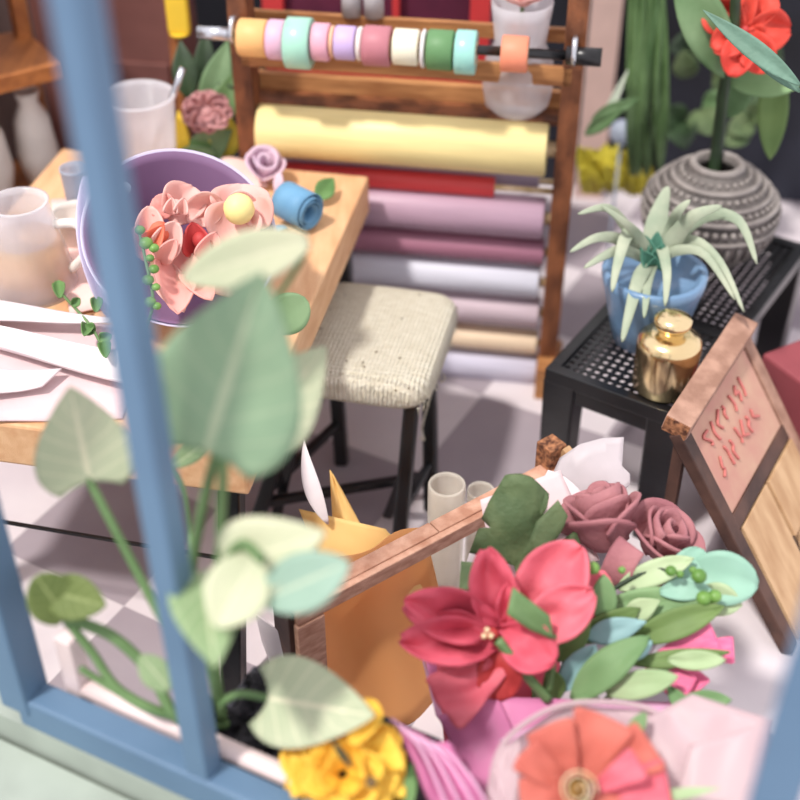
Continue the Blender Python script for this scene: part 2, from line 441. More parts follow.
bm = B(); beam(bm, WP(sc - .012, .04, .6), WP(sc - .012, .04, 2.5), .07, .07, up=nr); obj('corner_post', bm, 'blue_frame', win, smooth=False, bevel=.006)
sr, _ = linepar(799, 720)
bm = B(); beam(bm, WP(sr, .04, .6), WP(sr, .04, 2.5), .065, .06, up=nr); obj('side_post', bm, 'blue_frame', win, smooth=False, bevel=.006)
bm = B(); tube(bm, [WP(.06, .098, .632), WP(.4, .098, .632), WP(.9, .098, .632)], .02, seg=12, smooth=2); obj('inner_lip', bm, 'lip', win)
bm = B(); beam(bm, WP(.05, .098, .57), WP(.05, .098, .78), .04, .04, up=nr); obj('inner_post', bm, 'lip', win, smooth=False, bevel=.005)
# the ledge outside
bm = B(); beam(bm, WP(-1.2, -.45, .46), WP(1.3, -.45, .46), .9, .05); struct('trim_2', bm, 'outer', smooth=False, bevel=.004)

# ================================================================= TABLE
TZ = .78; FR = on(245, 455, TZ); BR = on(369, 176, TZ); FR.z = BR.z = 0; td = (BR - FR).normalized(); tl = V((-td.y, td.x, 0))
tab = thing('craft_table', 'light wooden work table with thick top and black legs, covered in papers', 'table', FR + td * .7 + tl * .5)
def TP(a, b, z=0): return FR + tl * a + td * b + V((0, 0, z))
TL = (BR - FR).length
bm = B(); prism(bm, [TP(0, 0)[:2], TP(0, TL)[:2], TP(1.0, TL)[:2], TP(1.0, 0)[:2]], TZ - .125, TZ)
obj('tabletop', bm, 'wood_table', tab, smooth=False, bevel=.008)
for a, b, foot in ((.07, .09, on(234, 705, 0)), (.07, TL - .09, None), (.93, .09, None), (.93, TL - .09, None)):
    p = TP(a, b, TZ - .12); f = foot or V((p.x, p.y, 0)) + (V((0, 0, 0)))
    bm = B(); beam(bm, V((f.x, f.y, 0)), p, .055, .055, up=td); obj('leg', bm, 'black_metal', tab, smooth=False, bevel=.005)
p0 = TP(.10, .09, .2); bm = B()
beam(bm, TP(.05, .06, .37), TP(.93, .09, .37), .008, .008); obj('crossbar', bm, 'black_metal', tab, smooth=False)

def sheet(name, pix, z, m, label, cat='paper', curl=.0, group=None):
    P = [on(u, v, z) for u, v in pix]; bm = B()
    def fn(a, b):
        p = (P[0] * (1 - a) + P[1] * a) * (1 - b) + (P[3] * (1 - a) + P[2] * a) * b
        return p + V((0, 0, curl * (abs(b - .5) * 2) ** 3 + .004 * math.sin(a * 6)))
    patch(bm, None, 14, 12, fn); o = obj(name, bm, m, smooth=True, solid=.004); tag(o, label, cat, group); return o
sheet('paper_sheet', [(-60, 300), (150, 330), (122, 418), (-60, 424)], TZ + .006, 'paper_pink', 'largest pale pink paper sheet lying at the front left of the wooden table')
sheet('paper_sheet', [(-40, 328), (130, 362), (130, 392), (-40, 345)], TZ + .022, 'paper_white', 'white curled paper strip lying across the pink sheet on the table', curl=.03)
sheet('paper_sheet', [(-40, 296), (112, 318), (112, 322), (-40, 322)], TZ + .05, 'paper_white', 'long narrow white paper strip behind the curled strip on the table')
sheet('paper_sheet', [(-40, 372), (62, 368), (42, 386), (-40, 400)], TZ + .035, 'paper_white', 'small pointed white paper scrap nearest the front left corner of the table')
sheet('paper_sheet', [(50, 200), (130, 200), (150, 300), (70, 315)], TZ + .008, 'paper_blush', 'blush pink paper piece under the white mug on the table')
sheet('paper_sheet', [(222, 158), (258, 160), (268, 186), (225, 190)], TZ + .006, 'paper_blush', 'small peach paper offcut under the lilac rolled rose')

# frosted beaker with a steel spoon
def cup_at(u, v, rpx, hh, name, label, m, z=TZ, taper=.85, cat='cup'):
    d = ray(u, v); t = (z + hh - H) / d.z; c = V((0, 0, H)) + d * t; r = rpx * t / F
    o = thing(name, label, cat, V((c.x, c.y, z)))
    b = B(); lathe(b, [(0, 0), (r * taper, 0), (r, hh), (r * 1.04, hh), (r * 1.04, hh + .008), (r * .94, hh + .008), (r * .93, hh - .01), (r * taper * .92, .012), (0, .012)], V((c.x, c.y, z)))
    obj('body', b, m, o); return o, c, r
bk, bc, br = cup_at(138, 97, 36, .25, 'beaker', 'frosted beaker standing behind the purple wrapped bouquet, spoon inside', 'glass_frost')
sp = B(); a = at(150, 125, 3.5); a = bc + V((.03, -.01, -.16)); b = at(183, 68, (bc - V((0, 0, H))).dot(CAMDIR) - .02)
tube(sp, [a, (a + b) / 2, b], .011, seg=8, smooth=2)
tag(obj('stirring_spoon', sp, 'steel'), 'thin steel spoon handle leaning out of the frosted beaker', 'spoon')
# jug with amber liquid, left edge
d = ray(18, 204); jz = .25; t = (TZ + jz - H) / d.z; jc = V((0, 0, H)) + d * t; jc.z = TZ
jug = thing('glass_jug', 'frosted glass jug of amber liquid with looped handle at the table left', 'jug', jc)
lathe_p = [(0, 0), (.118, 0), (.118, .01), (.075, .25), (.08, .258), (.07, .258), (.066, .24), (.106, .015), (0, .015)]
b = B(); lathe(b, lathe_p, jc); obj('body', b, 'glass_frost', jug)
b = B(); lathe(b, [(0, .016), (.104, .016), (.088, .15), (0, .15)], jc); obj('liquid', b, 'liquid', jug)
b = B(); tube(b, [jc + V((.085, 0, .19)), jc + V((.15, -.02, .2)), jc + V((.165, -.03, .13)), jc + V((.11, -.01, .06))], .013); obj('handle', b, 'vase_white', jug)
cup_at(74, 170, 14, .17, 'drinking_glass', 'small pale blue glass behind the jug, next to the window bar', 'glass_blue')
m_, mc, mr = cup_at(76, 214, 24, .09, 'mug', 'short white mug between the jug and the blue window bar', 'vase_white')
b = B(); tube(b, [mc + V((-.05, -.02, -.01)), mc + V((-.10, -.05, -.01)), mc + V((-.085, -.06, -.07)), mc + V((-.04, -.04, -.075))], .011); obj('handle', b, 'vase_white', m_)

# purple wrapped bouquet on the table
ap = at(166, 272, 3.42); rc = at(181, 236, 3.20)
pb = thing('bouquet', 'bouquet of peach paper flowers in a purple cone, lying on the wooden table', 'bouquet', V((ap.x, ap.y, TZ)))
obj('wrapping_paper', wrap(ap, rc, .05, .236, 0, 2 * math.pi, wav=.07, fl=.0, nw=1, seed=2.2, rip=.0), 'purple_wrap', pb, solid=.003)
apo = ap + (ap - rc).normalized() * .006
lo = wrap(apo, rc, .058, .244, 0, 2 * math.pi, wav=.07, fl=0, nw=1, seed=2.2, rip=.0); obj('outer_paper', lo, 'purple_outer', pb, solid=.003)
lf((88, 176, 3.30), (112, 322, 3.30), 40, 'purple_outer', pb, 'paper_edge', 'oval', cup=1)
def disc(u, v, t, rpx, m, parent, name='flower_centre', sq=1):
    c = at(u, v, t); b = B(); ball(b, c, rpx * t / F, sq=sq); return obj(name, b, m, parent)
f1 = disc(176, 207, 3.13, 8, 'petal_light', pb)
for q in (((172, 222, 3.16), (192, 186, 3.2), 44, 'petal_light'), ((185, 215, 3.15), (224, 204, 3.17), 34, 'petal_light'), ((172, 215, 3.15), (154, 198, 3.15), 26, 'petal_peach')):
    lf(q[0], q[1], q[2], q[3], f1, 'petal', 'round', cup=.9, ruff=.08)
for a in range(2): lf((170 + a * 10, 214, 3.11), (172 + a * 12, 198, 3.09), 14, 'petal_light', f1, 'petal', 'oval', cup=2)
f2 = disc(239, 209, 3.12, 16, 'bead_yellow', pb)
for q in (((240, 226, 3.2), (240, 184, 3.22), 58), ((225, 215, 3.2), (262, 214, 3.2), 46), ((236, 205, 3.18), (228, 250, 3.16), 56), ((252, 200, 3.18), (266, 228, 3.16), 34)):
    lf(*q, 'petal_light', f2, 'petal', 'round', cup=.9, ruff=.05)
f3 = disc(160, 232, 3.1, 11, 'petal_orange', pb)
lf((150, 243, 3.08), (164, 224, 3.06), 20, 'petal_orange', f3, 'petal', 'heart', cup=1.2)
for q in (((150, 258, 3.14), (150, 206, 3.12), 30, 'petal_light'), ((160, 256, 3.12), (177, 222, 3.08), 30, 'petal_light'), ((142, 226, 3.14), (150, 262, 3.12), 32, 'petal_peach'), ((160, 262, 3.1), (176, 240, 3.06), 18, 'petal_peach')):
    lf(*q, f3, 'petal', 'round', cup=1.1)
f4 = disc(201, 240, 3.12, 9, 'petal_red', pb)
for q in (((200, 258, 3.15), (192, 222, 3.1), 30, 'petal_red'), ((205, 262, 3.13), (216, 232, 3.08), 26, 'petal_peach')): lf(*q, f4, 'petal', 'oval', cup=1.2)
f5 = disc(180, 272, 3.14, 6, 'petal_red', pb)
for q in (((176, 248, 3.16), (178, 314, 3.06), 44, 'petal_peach'), ((158, 262, 3.16), (184, 312, 3.1), 30, 'petal_light'), ((190, 262, 3.16), (212, 300, 3.06), 34, 'petal_peach'), ((205, 258, 3.16), (240, 296, 3.12), 40, 'petal_light')):
    lf(*q, f5, 'petal', 'oval', cup=.9)
sb = B(); tube(sb, [at(138, 226, 3.06), at(146, 262, 3.04), at(153, 300, 3.03), at(146, 330, 3.06)], .004); sp_ = obj('sprig', sb, 'stem_green', pb)
for u, v, r in ((133, 230, 6), (139, 243, 8), (147, 248, 6), (143, 258, 5), (147, 269, 6), (141, 280, 7), (149, 287, 5), (143, 302, 7), (150, 306, 5)):
    disc(u + 7, v, 3.02, r * .9, 'berry', sp_, 'berry', sq=.8)
disc(125, 188, 3.2, 6, 'glass_blue', pb, 'bead')

# rolled lilac rose, blue roll, sprig
rc_ = on(264, 166, TZ + .05); rl = thing('rolled_rose', 'pale lilac and pink rolled paper rose at the back of the wooden table', 'flower', V((rc_.x, rc_.y, TZ)))
rose(rl, 'heart', rc_ + V((0, 0, -.03)), V((.15, -.5, 1)), .078, 'rose_lilac', layers=2, seed=3)
bm = leaf(B(), on(280, 172, TZ + .07), on(276, 196, TZ + .01), .03, 'lance', curl=.1); obj('loose_end', bm, 'rose_lilac', rl, solid=.003)
bc0 = on(296, 206, TZ + .062)
brl = thing('paper_roll', 'bright blue rolled paper strip with a loose tail on the wooden table', 'paper', V((bc0.x, bc0.y, TZ)))
ad = V((.74, -.66, -.03)).normalized(); Mr = axis(ad)
def spir(a, h):
    th = a * 22; rr = .057 - .0016 * th; return bc0 + Mr @ V((rr * math.cos(th), rr * math.sin(th), (h - .5) * .105 + .012 * math.sin(a * 3)))
obj('rolled_strip', patch(B(), None, 150, 3, spir), 'blue_paper', brl, solid=.0025)
bm = leaf(B(), bc0 + V((-.03, -.03, -.052)), on(262, 236, TZ + .006), .07, 'wedge', normal=V((0, 0, 1)), curl=.05); obj('tail', bm, 'blue_paper', brl, solid=.003)
bm = leaf(B(), on(316, 200, TZ + .03), on(334, 178, TZ + .05), .06, 'lance', fold=.3); tag(obj('loose_leaf', bm, 'green_leaf', solid=.003), 'small green leaf poking out beside the bright blue paper roll', 'leaf')
sg = on(85, 310, TZ + .03); sgr = thing('green_sprig', 'thin green sprig lying over the white papers beside the window bar', 'sprig', sg)
bm = B(); tube(bm, [on(56, 288, TZ + .05), on(75, 308, TZ + .04), on(92, 328, TZ + .05), on(104, 350, TZ + .03)], .004); obj('stem', bm, 'stem_green', sgr)
for (a, b, w) in (((60, 298), (58, 280), 12), ((72, 306), (80, 298), 9), ((88, 324), (84, 336), 12), ((96, 312), (97, 296), 12), ((95, 332), (84, 326), 13), ((100, 340), (112, 335), 12), ((104, 342), (106, 358), 12)):
    bm = leaf(B(), on(*a, TZ + .045), on(*b, TZ + .06), w * 3.4 / F, 'oval', cup=1); obj('leaf', bm, 'green_leaf', sgr, solid=.002)

# ================================================================= STOOL
SZ = .555; sc_ = V((-.072, 3.02, 0)); srz = R(-13)
stool = thing('stool', 'square stool with cream woven fabric seat and black legs beside the table', 'stool', sc_, srz)
bm = B(); n = 40; hw, hd = .212, .245
def sq(th, k=.3):
    c, s = math.cos(th), math.sin(th); return V((math.copysign(abs(c) ** k, c) * hw, math.copysign(abs(s) ** k, s) * hd, 0))
rings = []
for (k, sc2, z) in ((.3, .0, SZ + .002), (.3, .5, SZ + .003), (.3, .86, SZ + .002), (.3, .95, SZ - .006), (.3, 1.0, SZ - .03), (.3, 1.0, SZ - .075), (.3, .96, SZ - .09), (.3, 0, SZ - .09)):
    if sc2 == 0: rings.append([bm.verts.new((0, 0, z))]); continue
    rings.append([bm.verts.new(sq(2 * math.pi * i / n, k) * sc2 + V((0, 0, z + .006 * noise.noise(V((i * .7, z * 30, sc2 * 3))) - (.015 * max(0, math.cos(4 * math.pi * i / n + math.pi)) if .9 < sc2 and z < SZ - .05 else 0)))) for i in range(n)])
for a, b in zip(rings, rings[1:]):
    for k in range(n):
        k2 = (k + 1) % n
        if len(a) == 1: bm.faces.new((a[0], b[k], b[k2]))
        elif len(b) == 1: bm.faces.new((a[k], a[k2], b[0]))
        else: bm.faces.new((a[k], a[k2], b[k2], b[k]))
seat = obj('seat', bm, 'fabric', stool, world=False, sub=1)
def toS(p): return (Matrix.Translation(sc_) @ Matrix.Rotation(srz, 4, 'Z')).inverted() @ V(p)
th = B(); tube(th, [at(438, 372, 3.72), at(434, 385, 3.70), at(428, 405, 3.72), at(422, 428, 3.74), at(424, 440, 3.76), at(419, 437, 3.76)], .0028, seg=5); obj('loose_thread', th, 'fabric', seat)
th = B(); tube(th, [at(442, 372, 3.7), at(445, 378, 3.68), at(441, 382, 3.7), at(440, 373, 3.7)], .002, seg=5); obj('loose_thread', th, 'fabric', seat)
th = B(); rnd = random.Random(9)
for k in range(46):
    a_ = rnd.uniform(-2.9, .9); q = sq(a_) * 1.0; q = Matrix.Translation(sc_) @ Matrix.Rotation(srz, 4, 'Z') @ V((q.x, q.y, SZ - rnd.uniform(.03, .088)))
    o_ = (q - sc_); o_.z = 0; o_.normalize()
    tube(th, [q, q + o_ * .006 + V((0, 0, -rnd.uniform(.004, .02))), q + o_ * .004 + V((rnd.uniform(-.012, .012), 0, -rnd.uniform(.01, .035)))], .0011, seg=4, smooth=3)
obj('frayed_thread', th, 'fabric', seat)['kind'] = 'stuff'
sk = B(); rnd = random.Random(5)
for u, v in ((346, 361), (362, 363), (401, 319), (401, 358), (375, 352), (363, 366), (345, 295), (330, 310), (322, 328), (420, 295), (408, 388), (395, 390)):
    p = on(u, v, SZ + .006); tube(sk, [p, p + V((rnd.uniform(-.008, .008), rnd.uniform(-.006, .006), 0))], .002, seg=5, smooth=0)
obj('fleck', sk, 'speck', seat)['kind'] = 'stuff'
legs = [((-.165, -.18), on(252, 536, 0)), ((.155, -.20), on(398, 556, 0)), ((.15, .05), on(431, 510, 0)), ((-.165, .12), on(342, 464, 0))]
tops = []; feet = []
for (x, y), f in legs:
    p = sc_ + Matrix.Rotation(srz, 3, 'Z') @ V((x, y, SZ - .08)); tops.append(p); feet.append(f)
    bm = B(); beam(bm, f, p, .042, .042, up=V((.2, 1, 0))); obj('leg', bm, 'black_metal', stool, smooth=False, bevel=.008)
def mid(i, k): return feet[i] * (1 - k) + tops[i] * k
for i, j, k in ((0, 2, .22), (0, 3, .3), (1, 2, .3)):
    bm = B(); beam(bm, mid(i, k), mid(j, k), .026, .026); obj('stretcher', bm, 'black_metal', stool, smooth=False, bevel=.004)
for a, b in ((mid(0, .98) + V((.02, .03, 0)), on(276, 518, .0)), (mid(1, .55), on(388, 515, .0))):
    bm = B(); beam(bm, b, a, .03, .03, up=V((.2, 1, 0))); obj('brace', bm, 'black_metal', stool, smooth=False, bevel=.006)

# ================================================================= RACK OF PAPER ROLLS
RP = on(546, 378, 0); rd = V((math.cos(rz), math.sin(rz), 0)); rn = V((-rd.y, rd.x, 0)); RW = .985
RC = RP - rd * (RW / 2)
def RL(x, y, z): return RC + rd * x + rn * y + V((0, 0, z))
def rackpix(u, v, y=0):
    d = ray(u, v); o = V((0, 0, H)); p = RL(0, y, 0); t = (p - o).dot(rn) / d.dot(rn); q = o + d * t
    return (q - p).dot(rd), q.z, t
rack = thing('roll_rack', 'tall brown wooden rack holding paper rolls, black rod across its top', 'rack', RC, rz)
for x in (-RW / 2, RW / 2):
    bm = B(); beam(bm, RL(x, 0, .0), RL(x, 0, 1.5), .06, .09, up=rn); obj('post', bm, 'wood_rack', rack, smooth=False, bevel=.004)
    bm = B(); beam(bm, RL(x + .006, -.03, 0), RL(x + .006, -.03, .12), .078, .19, up=rn); obj('foot', bm, 'wood_rail', rack, smooth=False, bevel=.004)
def rail(v0, v1, y, thick, m, name='rail', u=400):
    z1 = rackpix(u, v0, y)[1]; z0 = rackpix(u, v1, y)[1]
    bm = B(); beam(bm, RL(-RW / 2, y, (z0 + z1) / 2), RL(RW / 2, y, (z0 + z1) / 2), thick, abs(z1 - z0)); return obj(name, bm, m, rack, smooth=False, bevel=.003), (z0, z1)
rail(18, 32, .10, .02, 'wood_rail'); rail(56, 75, -.035, .02, 'wood_rail')
_, (zc0, zc1) = rail(80, 104, .10, .03, 'wood_rail'); rail(369, 378, -.0, .06, 'wood_rack')
bm = B(); beam(bm, RL(-RW / 2, .055, zc0 + .02), RL(RW / 2, .055, zc0 + .02), .12, .015); obj('shelf', bm, 'wood_rack', rack, smooth=False)
# rod
_, zr, tr_ = rackpix(400, 45, -.10)
x0 = rackpix(205, 35, -.10)[0]; x1 = rackpix(603, 44, -.10)[0]
bm = B(); tube(bm, [RL(x0, -.10, zr), RL(x1 - .1, -.10, zr)], .014, seg=12, smooth=0); rod = obj('rod', bm, 'black_metal', rack)
bm = B(); tube(bm, [RL(x1 - .1, -.10, zr), RL(x1, -.10, zr)], .026, seg=12, smooth=0); obj('rod_end', bm, 'black_plastic', rod)
for x in (-RW / 2, RW / 2):
    bm = B(); tube(bm, [RL(x, -.045, zr + .03), RL(x, -.10, zr + .045), RL(x, -.125, zr), RL(x, -.09, zr - .03)], .008, seg=8); obj('hook', bm, 'steel', rack)
bm = B(); tube(bm, [RL(x0 - .02, -.10, zr), RL(x0 + .09, -.10, zr)], .02, seg=10, smooth=0); obj('rod_sleeve', bm, 'steel', rod)
# tapes on the rod
TAPES = [(240, 269, 19, (248, 186, 108), 'orange yellow tape reel at the left end of the rod'),
 (269, 287, 20, (230, 180, 208), 'pink lilac tape reel left of the big mint reel'),
 (287, 313, 26, (160, 222, 196), 'largest shiny mint tape reel, third on the rod'),
 (313, 331, 19, (240, 170, 192), 'rose pink tape reel right of the big mint reel'),
 (331, 336, 16, (246, 190, 150), 'very thin peach tape reel between the pink and lavender reels'),
 (336, 357, 17, (204, 176, 230), 'lavender tape reel in the left half of the rod'),
 (358, 364, 17, (240, 228, 222), 'very thin white tape reel left of the dusty rose reel'),
 (364, 392, 20, (198, 118, 130), 'wide dusty rose tape reel in the middle of the rod'),
 (394, 420, 18, (240, 236, 208), 'cream tape reel right of the dusty rose reel'),
 (422, 427, 19, (236, 232, 232), 'very thin white tape reel left of the green reel'),
 (428, 455, 20, (96, 148, 90), 'dark green tape reel on the right of the rod'),
 (456, 478, 22, (150, 220, 206), 'smaller mint tape reel touching the green reel'),
 (502, 530, 18, (250, 142, 104), 'bright orange tape reel alone near the right end of the rod')]
for i, (u0, u1, rp, col, lab) in enumerate(TAPES):
    mn = 'tape_%d' % i; mat(mn, col, .3 if i in (2, 11) else .5, scale=5, coat=.4 if i in (2, 11) else 0, transl=.1)
    xa = rackpix(u0, 42, -.10)[0]; xb = rackpix(u1, 42, -.10)[0]; r = rp * tr_ / F
    t = thing('tape_reel', lab, 'tape', RL((xa + xb) / 2, -.10, zr + .0145 - r * .38 - .0), rz, 'decorative tape reels on the black rod')
    cen = RL(xa, -.10, zr + .0145 - r * .38); w = xb - xa - .003
    M = axis(rd); pr = [(r * .38, 0), (r * .93, 0), (r, .004), (r, w - .004), (r * .93, w), (r * .38, w), (r * .38, 0)]
    b = B(); lathe(b, pr, cen, M, seg=24); obj('tape', b, mn, t)
    b = B(); lathe(b, [(r * .385, -.001), (r * .52, -.001), (r * .52, w + .001), (r * .385, w + .001)], cen, M, seg=20); obj('core', b, 'cream', t)
# paper rolls
ROLLS = [(138, 25, .0, 548, (248, 224, 146), 'thick pale yellow paper roll, highest and largest on the rack'),
 (171, 9, .09, 540, (178, 160, 190), 'thin lilac paper roll tucked behind, right under the yellow roll'),
 (180, 9, .0, 495, (232, 60, 62), 'short red paper roll under the yellow roll'),
 (207, 19, .0, 545, (188, 150, 172), 'thick mauve paper roll below the red roll'),
 (240, 12, .0, 545, (176, 112, 136), 'dusty pink paper roll directly above the bluish white roll'),
 (270, 15, .0, 540, (216, 216, 230), 'bluish white paper roll level with the back of the stool seat'),
 (300, 14, .0, 540, (214, 190, 200), 'pale mauve paper roll just under the bluish white roll'),
 (330, 11, .0, 538, (246, 216, 180), 'cream paper roll second from the bottom of the rack'),
 (356, 14, .0, 538, (212, 208, 230), 'lilac white paper roll, lowest on the rack')]
for i, (v, rp, y, ue, col, lab) in enumerate(ROLLS):
    mn = 'roll_%d' % i; mat(mn, col, .45, scale=3, stretch=(1, 10, 10), transl=.05)
    x, z, t = rackpix(400, v, y); r = rp * 1.12 * t / F
    xa = -RW / 2 + .035; xb = min(rackpix(ue, v, y)[0], RW / 2 - .035)
    o = thing('wrapping_paper_roll', lab, 'paper roll', RL((xa + xb) / 2, y, z - r), rz, 'wrapping paper rolls on the wooden rack')
    b = B(); M = axis(rd); L_ = xb - xa
    lathe(b, [(r * .35, 0), (r * .95, 0), (r, .004), (r, L_ - .004), (r * .95, L_), (r * .35, L_), (r * .35, 0)], RL(xa, y, z), M, seg=32)
    def lip_(a, h, r=r, xa=xa, L_=L_, y=y, z=z): th_ = R(-60) - .5 * h; return RL(xa + L_ * a, y + r * 1.03 * math.sin(th_) * -1 * -1, z + r * 1.03 * math.cos(th_) * -1 - .006 * h)
    obj('paper', b, mn, o)
    b = B(); tube(b, [RL(-RW / 2 + .028, y, z), RL(RW / 2 - .028, y, z)], max(.008, r * .3), seg=12, smooth=0); obj('core', b, 'cream', o)
# frosted vase standing on the rack's shelf
x, z, t = rackpix(519, 60, .04); r = 36 * t / F; vz = zc0 + .028
fv = thing('frosted_vase', 'round frosted white vase behind the right end of the rod', 'vase', RL(x, .045, vz))
b = B(); lathe(b, [(0, 0), (r * .6, 0), (r * .9, .03), (r, .09), (r * .95, .16), (r * .7, .22), (r * .8, .30), (r * .85, .34), (r * .78, .34), (r * .6, .22), (0, .2)], RL(x, .045, vz), seg=28); obj('body', b, 'glass_frost', fv)
pf = thing('pink_flower', 'pink ruffled flower in the frosted white vase behind the rod', 'flower', RL(x, .045, vz + .25))
b = B(); tube(b, [RL(x, .045, vz + .2), RL(x, .045, vz + .34)], .006, smooth=0); s_ = obj('stem', b, 'stem_green', pf)
for k in range(7):
    a = k * .9; c = RL(x, .045, vz + .33); e = c + V((math.cos(a) * .1, math.sin(a) * .05, .05))
    obj('petal', leaf(B(), c, e, .07, 'round', normal=V((0, -.5, 1)), cup=1, ruff=.1, seed=k), 'petal_light', s_, solid=.002)

# ================================================================= BACKGROUND
# red cabinet behind rack
def rk(u, y): return rackpix(u, 10, y)[0]
cy = .42
cab = thing('display_cabinet', 'red framed cabinet with dark maroon panels behind the paper roll rack', 'cabinet', RL(0, cy + .12, 0), rz)
xa = rk(262, cy); xb = rk(490, cy)
bm = B(); box(bm, xa, xb, cy + .03, cy + .25, 0.0, 1.45, Matrix.Translation(RC) @ Matrix.Rotation(rz, 4, 'Z')); obj('body', bm, 'maroon', cab, smooth=False)
for u0, u1 in ((262, 283), (392, 399), (470, 490)):
    bm = B(); box(bm, rk(u0, cy), rk(u1, cy), cy, cy + .03, 0.0, 1.45, Matrix.Translation(RC) @ Matrix.Rotation(rz, 4, 'Z')); obj('frame_post', bm, 'red_paint', cab, smooth=False, bevel=.003)
zz = rackpix(400, 70, cy)[1]
for z0 in (zz - .04, .3):
    bm = B(); box(bm, xa, xb, cy, cy + .03, z0, z0 + .06, Matrix.Translation(RC) @ Matrix.Rotation(rz, 4, 'Z')); obj('crossbar', bm, 'red_paint', cab, smooth=False, bevel=.003)
# two small pale pots in front of it, on the rack's upper rail
for k, (u, lab) in enumerate(((352, 'small grey white jar behind the tape rod, left of its twin'), (374, 'small grey white jar behind the tape rod, right of its twin'))):
    x, z, t = rackpix(u, 22, .10); r = 10 * t / F
    zb = rackpix(400, 18, .10)[1]
    b = B(); lathe(b, [(0, 0), (r, 0), (r, .07), (r * .8, .085), (r * .8, .10), (r * 1.05, .10), (r * 1.05, .14), (0, .14)], RL(x, .10, zb + .001), seg=20)
    tag(obj('small_jar', b, 'grey_box'), lab, 'jar', 'small jars behind the tape rod')

# left: open shelf and brown cabinet
bc_ = on(140, 155, 0)
bc_ = V((-1.02, 4.45, 0))
cb = thing('brown_cabinet', 'dull reddish brown cabinet in the back left behind the table', 'cabinet', bc_)
def boxc(c, w, d, z0, z1, rot=rz):
    b = B(); box(b, -w / 2, w / 2, -d / 2, d / 2, z0, z1, Matrix.Translation(c) @ Matrix.Rotation(rot, 4, 'Z')); return b
obj('body', boxc(bc_, .5, .3, 0, 1.25), 'cabinet_brown', cb, smooth=False, bevel=.004)
obj('door_panel', boxc(bc_ + V((.03, -.16, 0)), .36, .02, .1, .82), 'cabinet_brown', cb, smooth=False, bevel=.004)
obj('side_trim', boxc(bc_ + V((.235, -.17, 0)), .03, .05, 0, 1.3), 'wood_shelf', cb, smooth=False, bevel=.004)
tg = boxc(V((0, 0, 0)), .07, .03, 0, .16); c = at(180, 32, 4.05); tg.transform(Matrix.Translation(c))
bm = tg; lathe(bm, [(0, -.01), (.03, -.01), (.035, .0), (0, .0)], c)
tag(obj('yellow_tag', bm, 'yellow_tag', smooth=False, bevel=.006), 'yellow tag at the corner of the brown cabinet', 'tag')
sh = thing('open_shelf', 'orange brown wooden open shelf behind the window at the far left', 'shelf', V((-1.42, 3.95, 0)))
Msh = R(35)
for z in (.46, .92, 1.30):
    obj('shelf_board', boxc(V((-1.44, 3.88, 0)), .62, .34, z, z + .055, Msh), 'wood_shelf', sh, smooth=False, bevel=.004)
for s in (-1, 1):
    q = V((-1.44, 3.88, 0)) + Matrix.Rotation(Msh, 3, 'Z') @ V((s * .29, 0.12, 0))
    obj('upright', boxc(q, .05, .05, 0, 1.36, Msh), 'wood_shelf', sh, smooth=False, bevel=.004)
def shv(x, y, z, r, h, lab):
    p = V((-1.44, 3.88, 0)) + Matrix.Rotation(Msh, 3, 'Z') @ V((x, y, 0)) + V((0, 0, z))
    b = B(); lathe(b, [(0, 0), (r * .7, 0), (r, h * .35), (r * .85, h * .7), (r * .45, h * .88), (r * .6, h), (r * .45, h), (0, h * .8)], p, seg=24)
    tag(obj('bottle_vase', b, 'vase_white'), lab, 'vase', 'white vases on the open shelf')
shv(.02, -.09, .516, .085, .36, 'white bottle vase on the open shelf, left of another vase')
shv(.21, -.05, .516, .07, .34, 'white bottle vase on the open shelf, partly behind the blue bar')
shv(-.02, -.06, .976, .08, .24, 'white bottle vase on the upper board of the open shelf')

# leafy pot behind the table at left
pc = V((-.62, 4.02, 0))
pl = thing('leafy_plant', 'green leafy plant with a dusty pink bloom behind the beaker', 'plant', pc)
b = B(); lathe(b, [(0, 0), (.09, 0), (.12, .25), (.1, .25), (0, .22)], pc, seg=20); obj('pot', b, 'cabinet_brown', pl)
b = B(); tube(b, [pc + V((0, 0, .2)), pc + V((.02, 0, .9))], .01, smooth=0); stx = obj('stem', b, 'stem_green', pl)
T = 4.05
for k, (a, bb, w, m) in enumerate([((205, 120), (228, 40), 30, 'leaf_back'), ((215, 130), (236, 70), 30, 'stem_green'), ((190, 100), (180, 40), 26, 'stem_dark'), ((205, 90), (205, 30), 22, 'stem_dark'), ((190, 160), (232, 130), 34, 'leaf_back'), ((225, 160), (225, 110), 32, 'yellow_plant'), ((185, 165), (178, 110), 16, 'yellow_tag'), ((215, 165), (190, 140), 26, 'green_leaf'), ((218, 100), (240, 90), 30, 'stem_dark'), ((180, 170), (215, 150), 34, 'leaf_back')]):
    lf(a + (T,), bb + (T - .05,), w, m, pl, 'leaf', 'lance', fold=.2, curl=.08)
fc = disc(207, 112, T - .1, 8, 'pink_plant', pl)
for k in range(9):
    a = k * .7; lf((207, 112, T - .1), (207 + 26 * math.cos(a), 112 + 22 * math.sin(a), T - .12), 22, 'pink_plant', fc, 'petal', 'petal', cup=1, ruff=.15, seed=k)

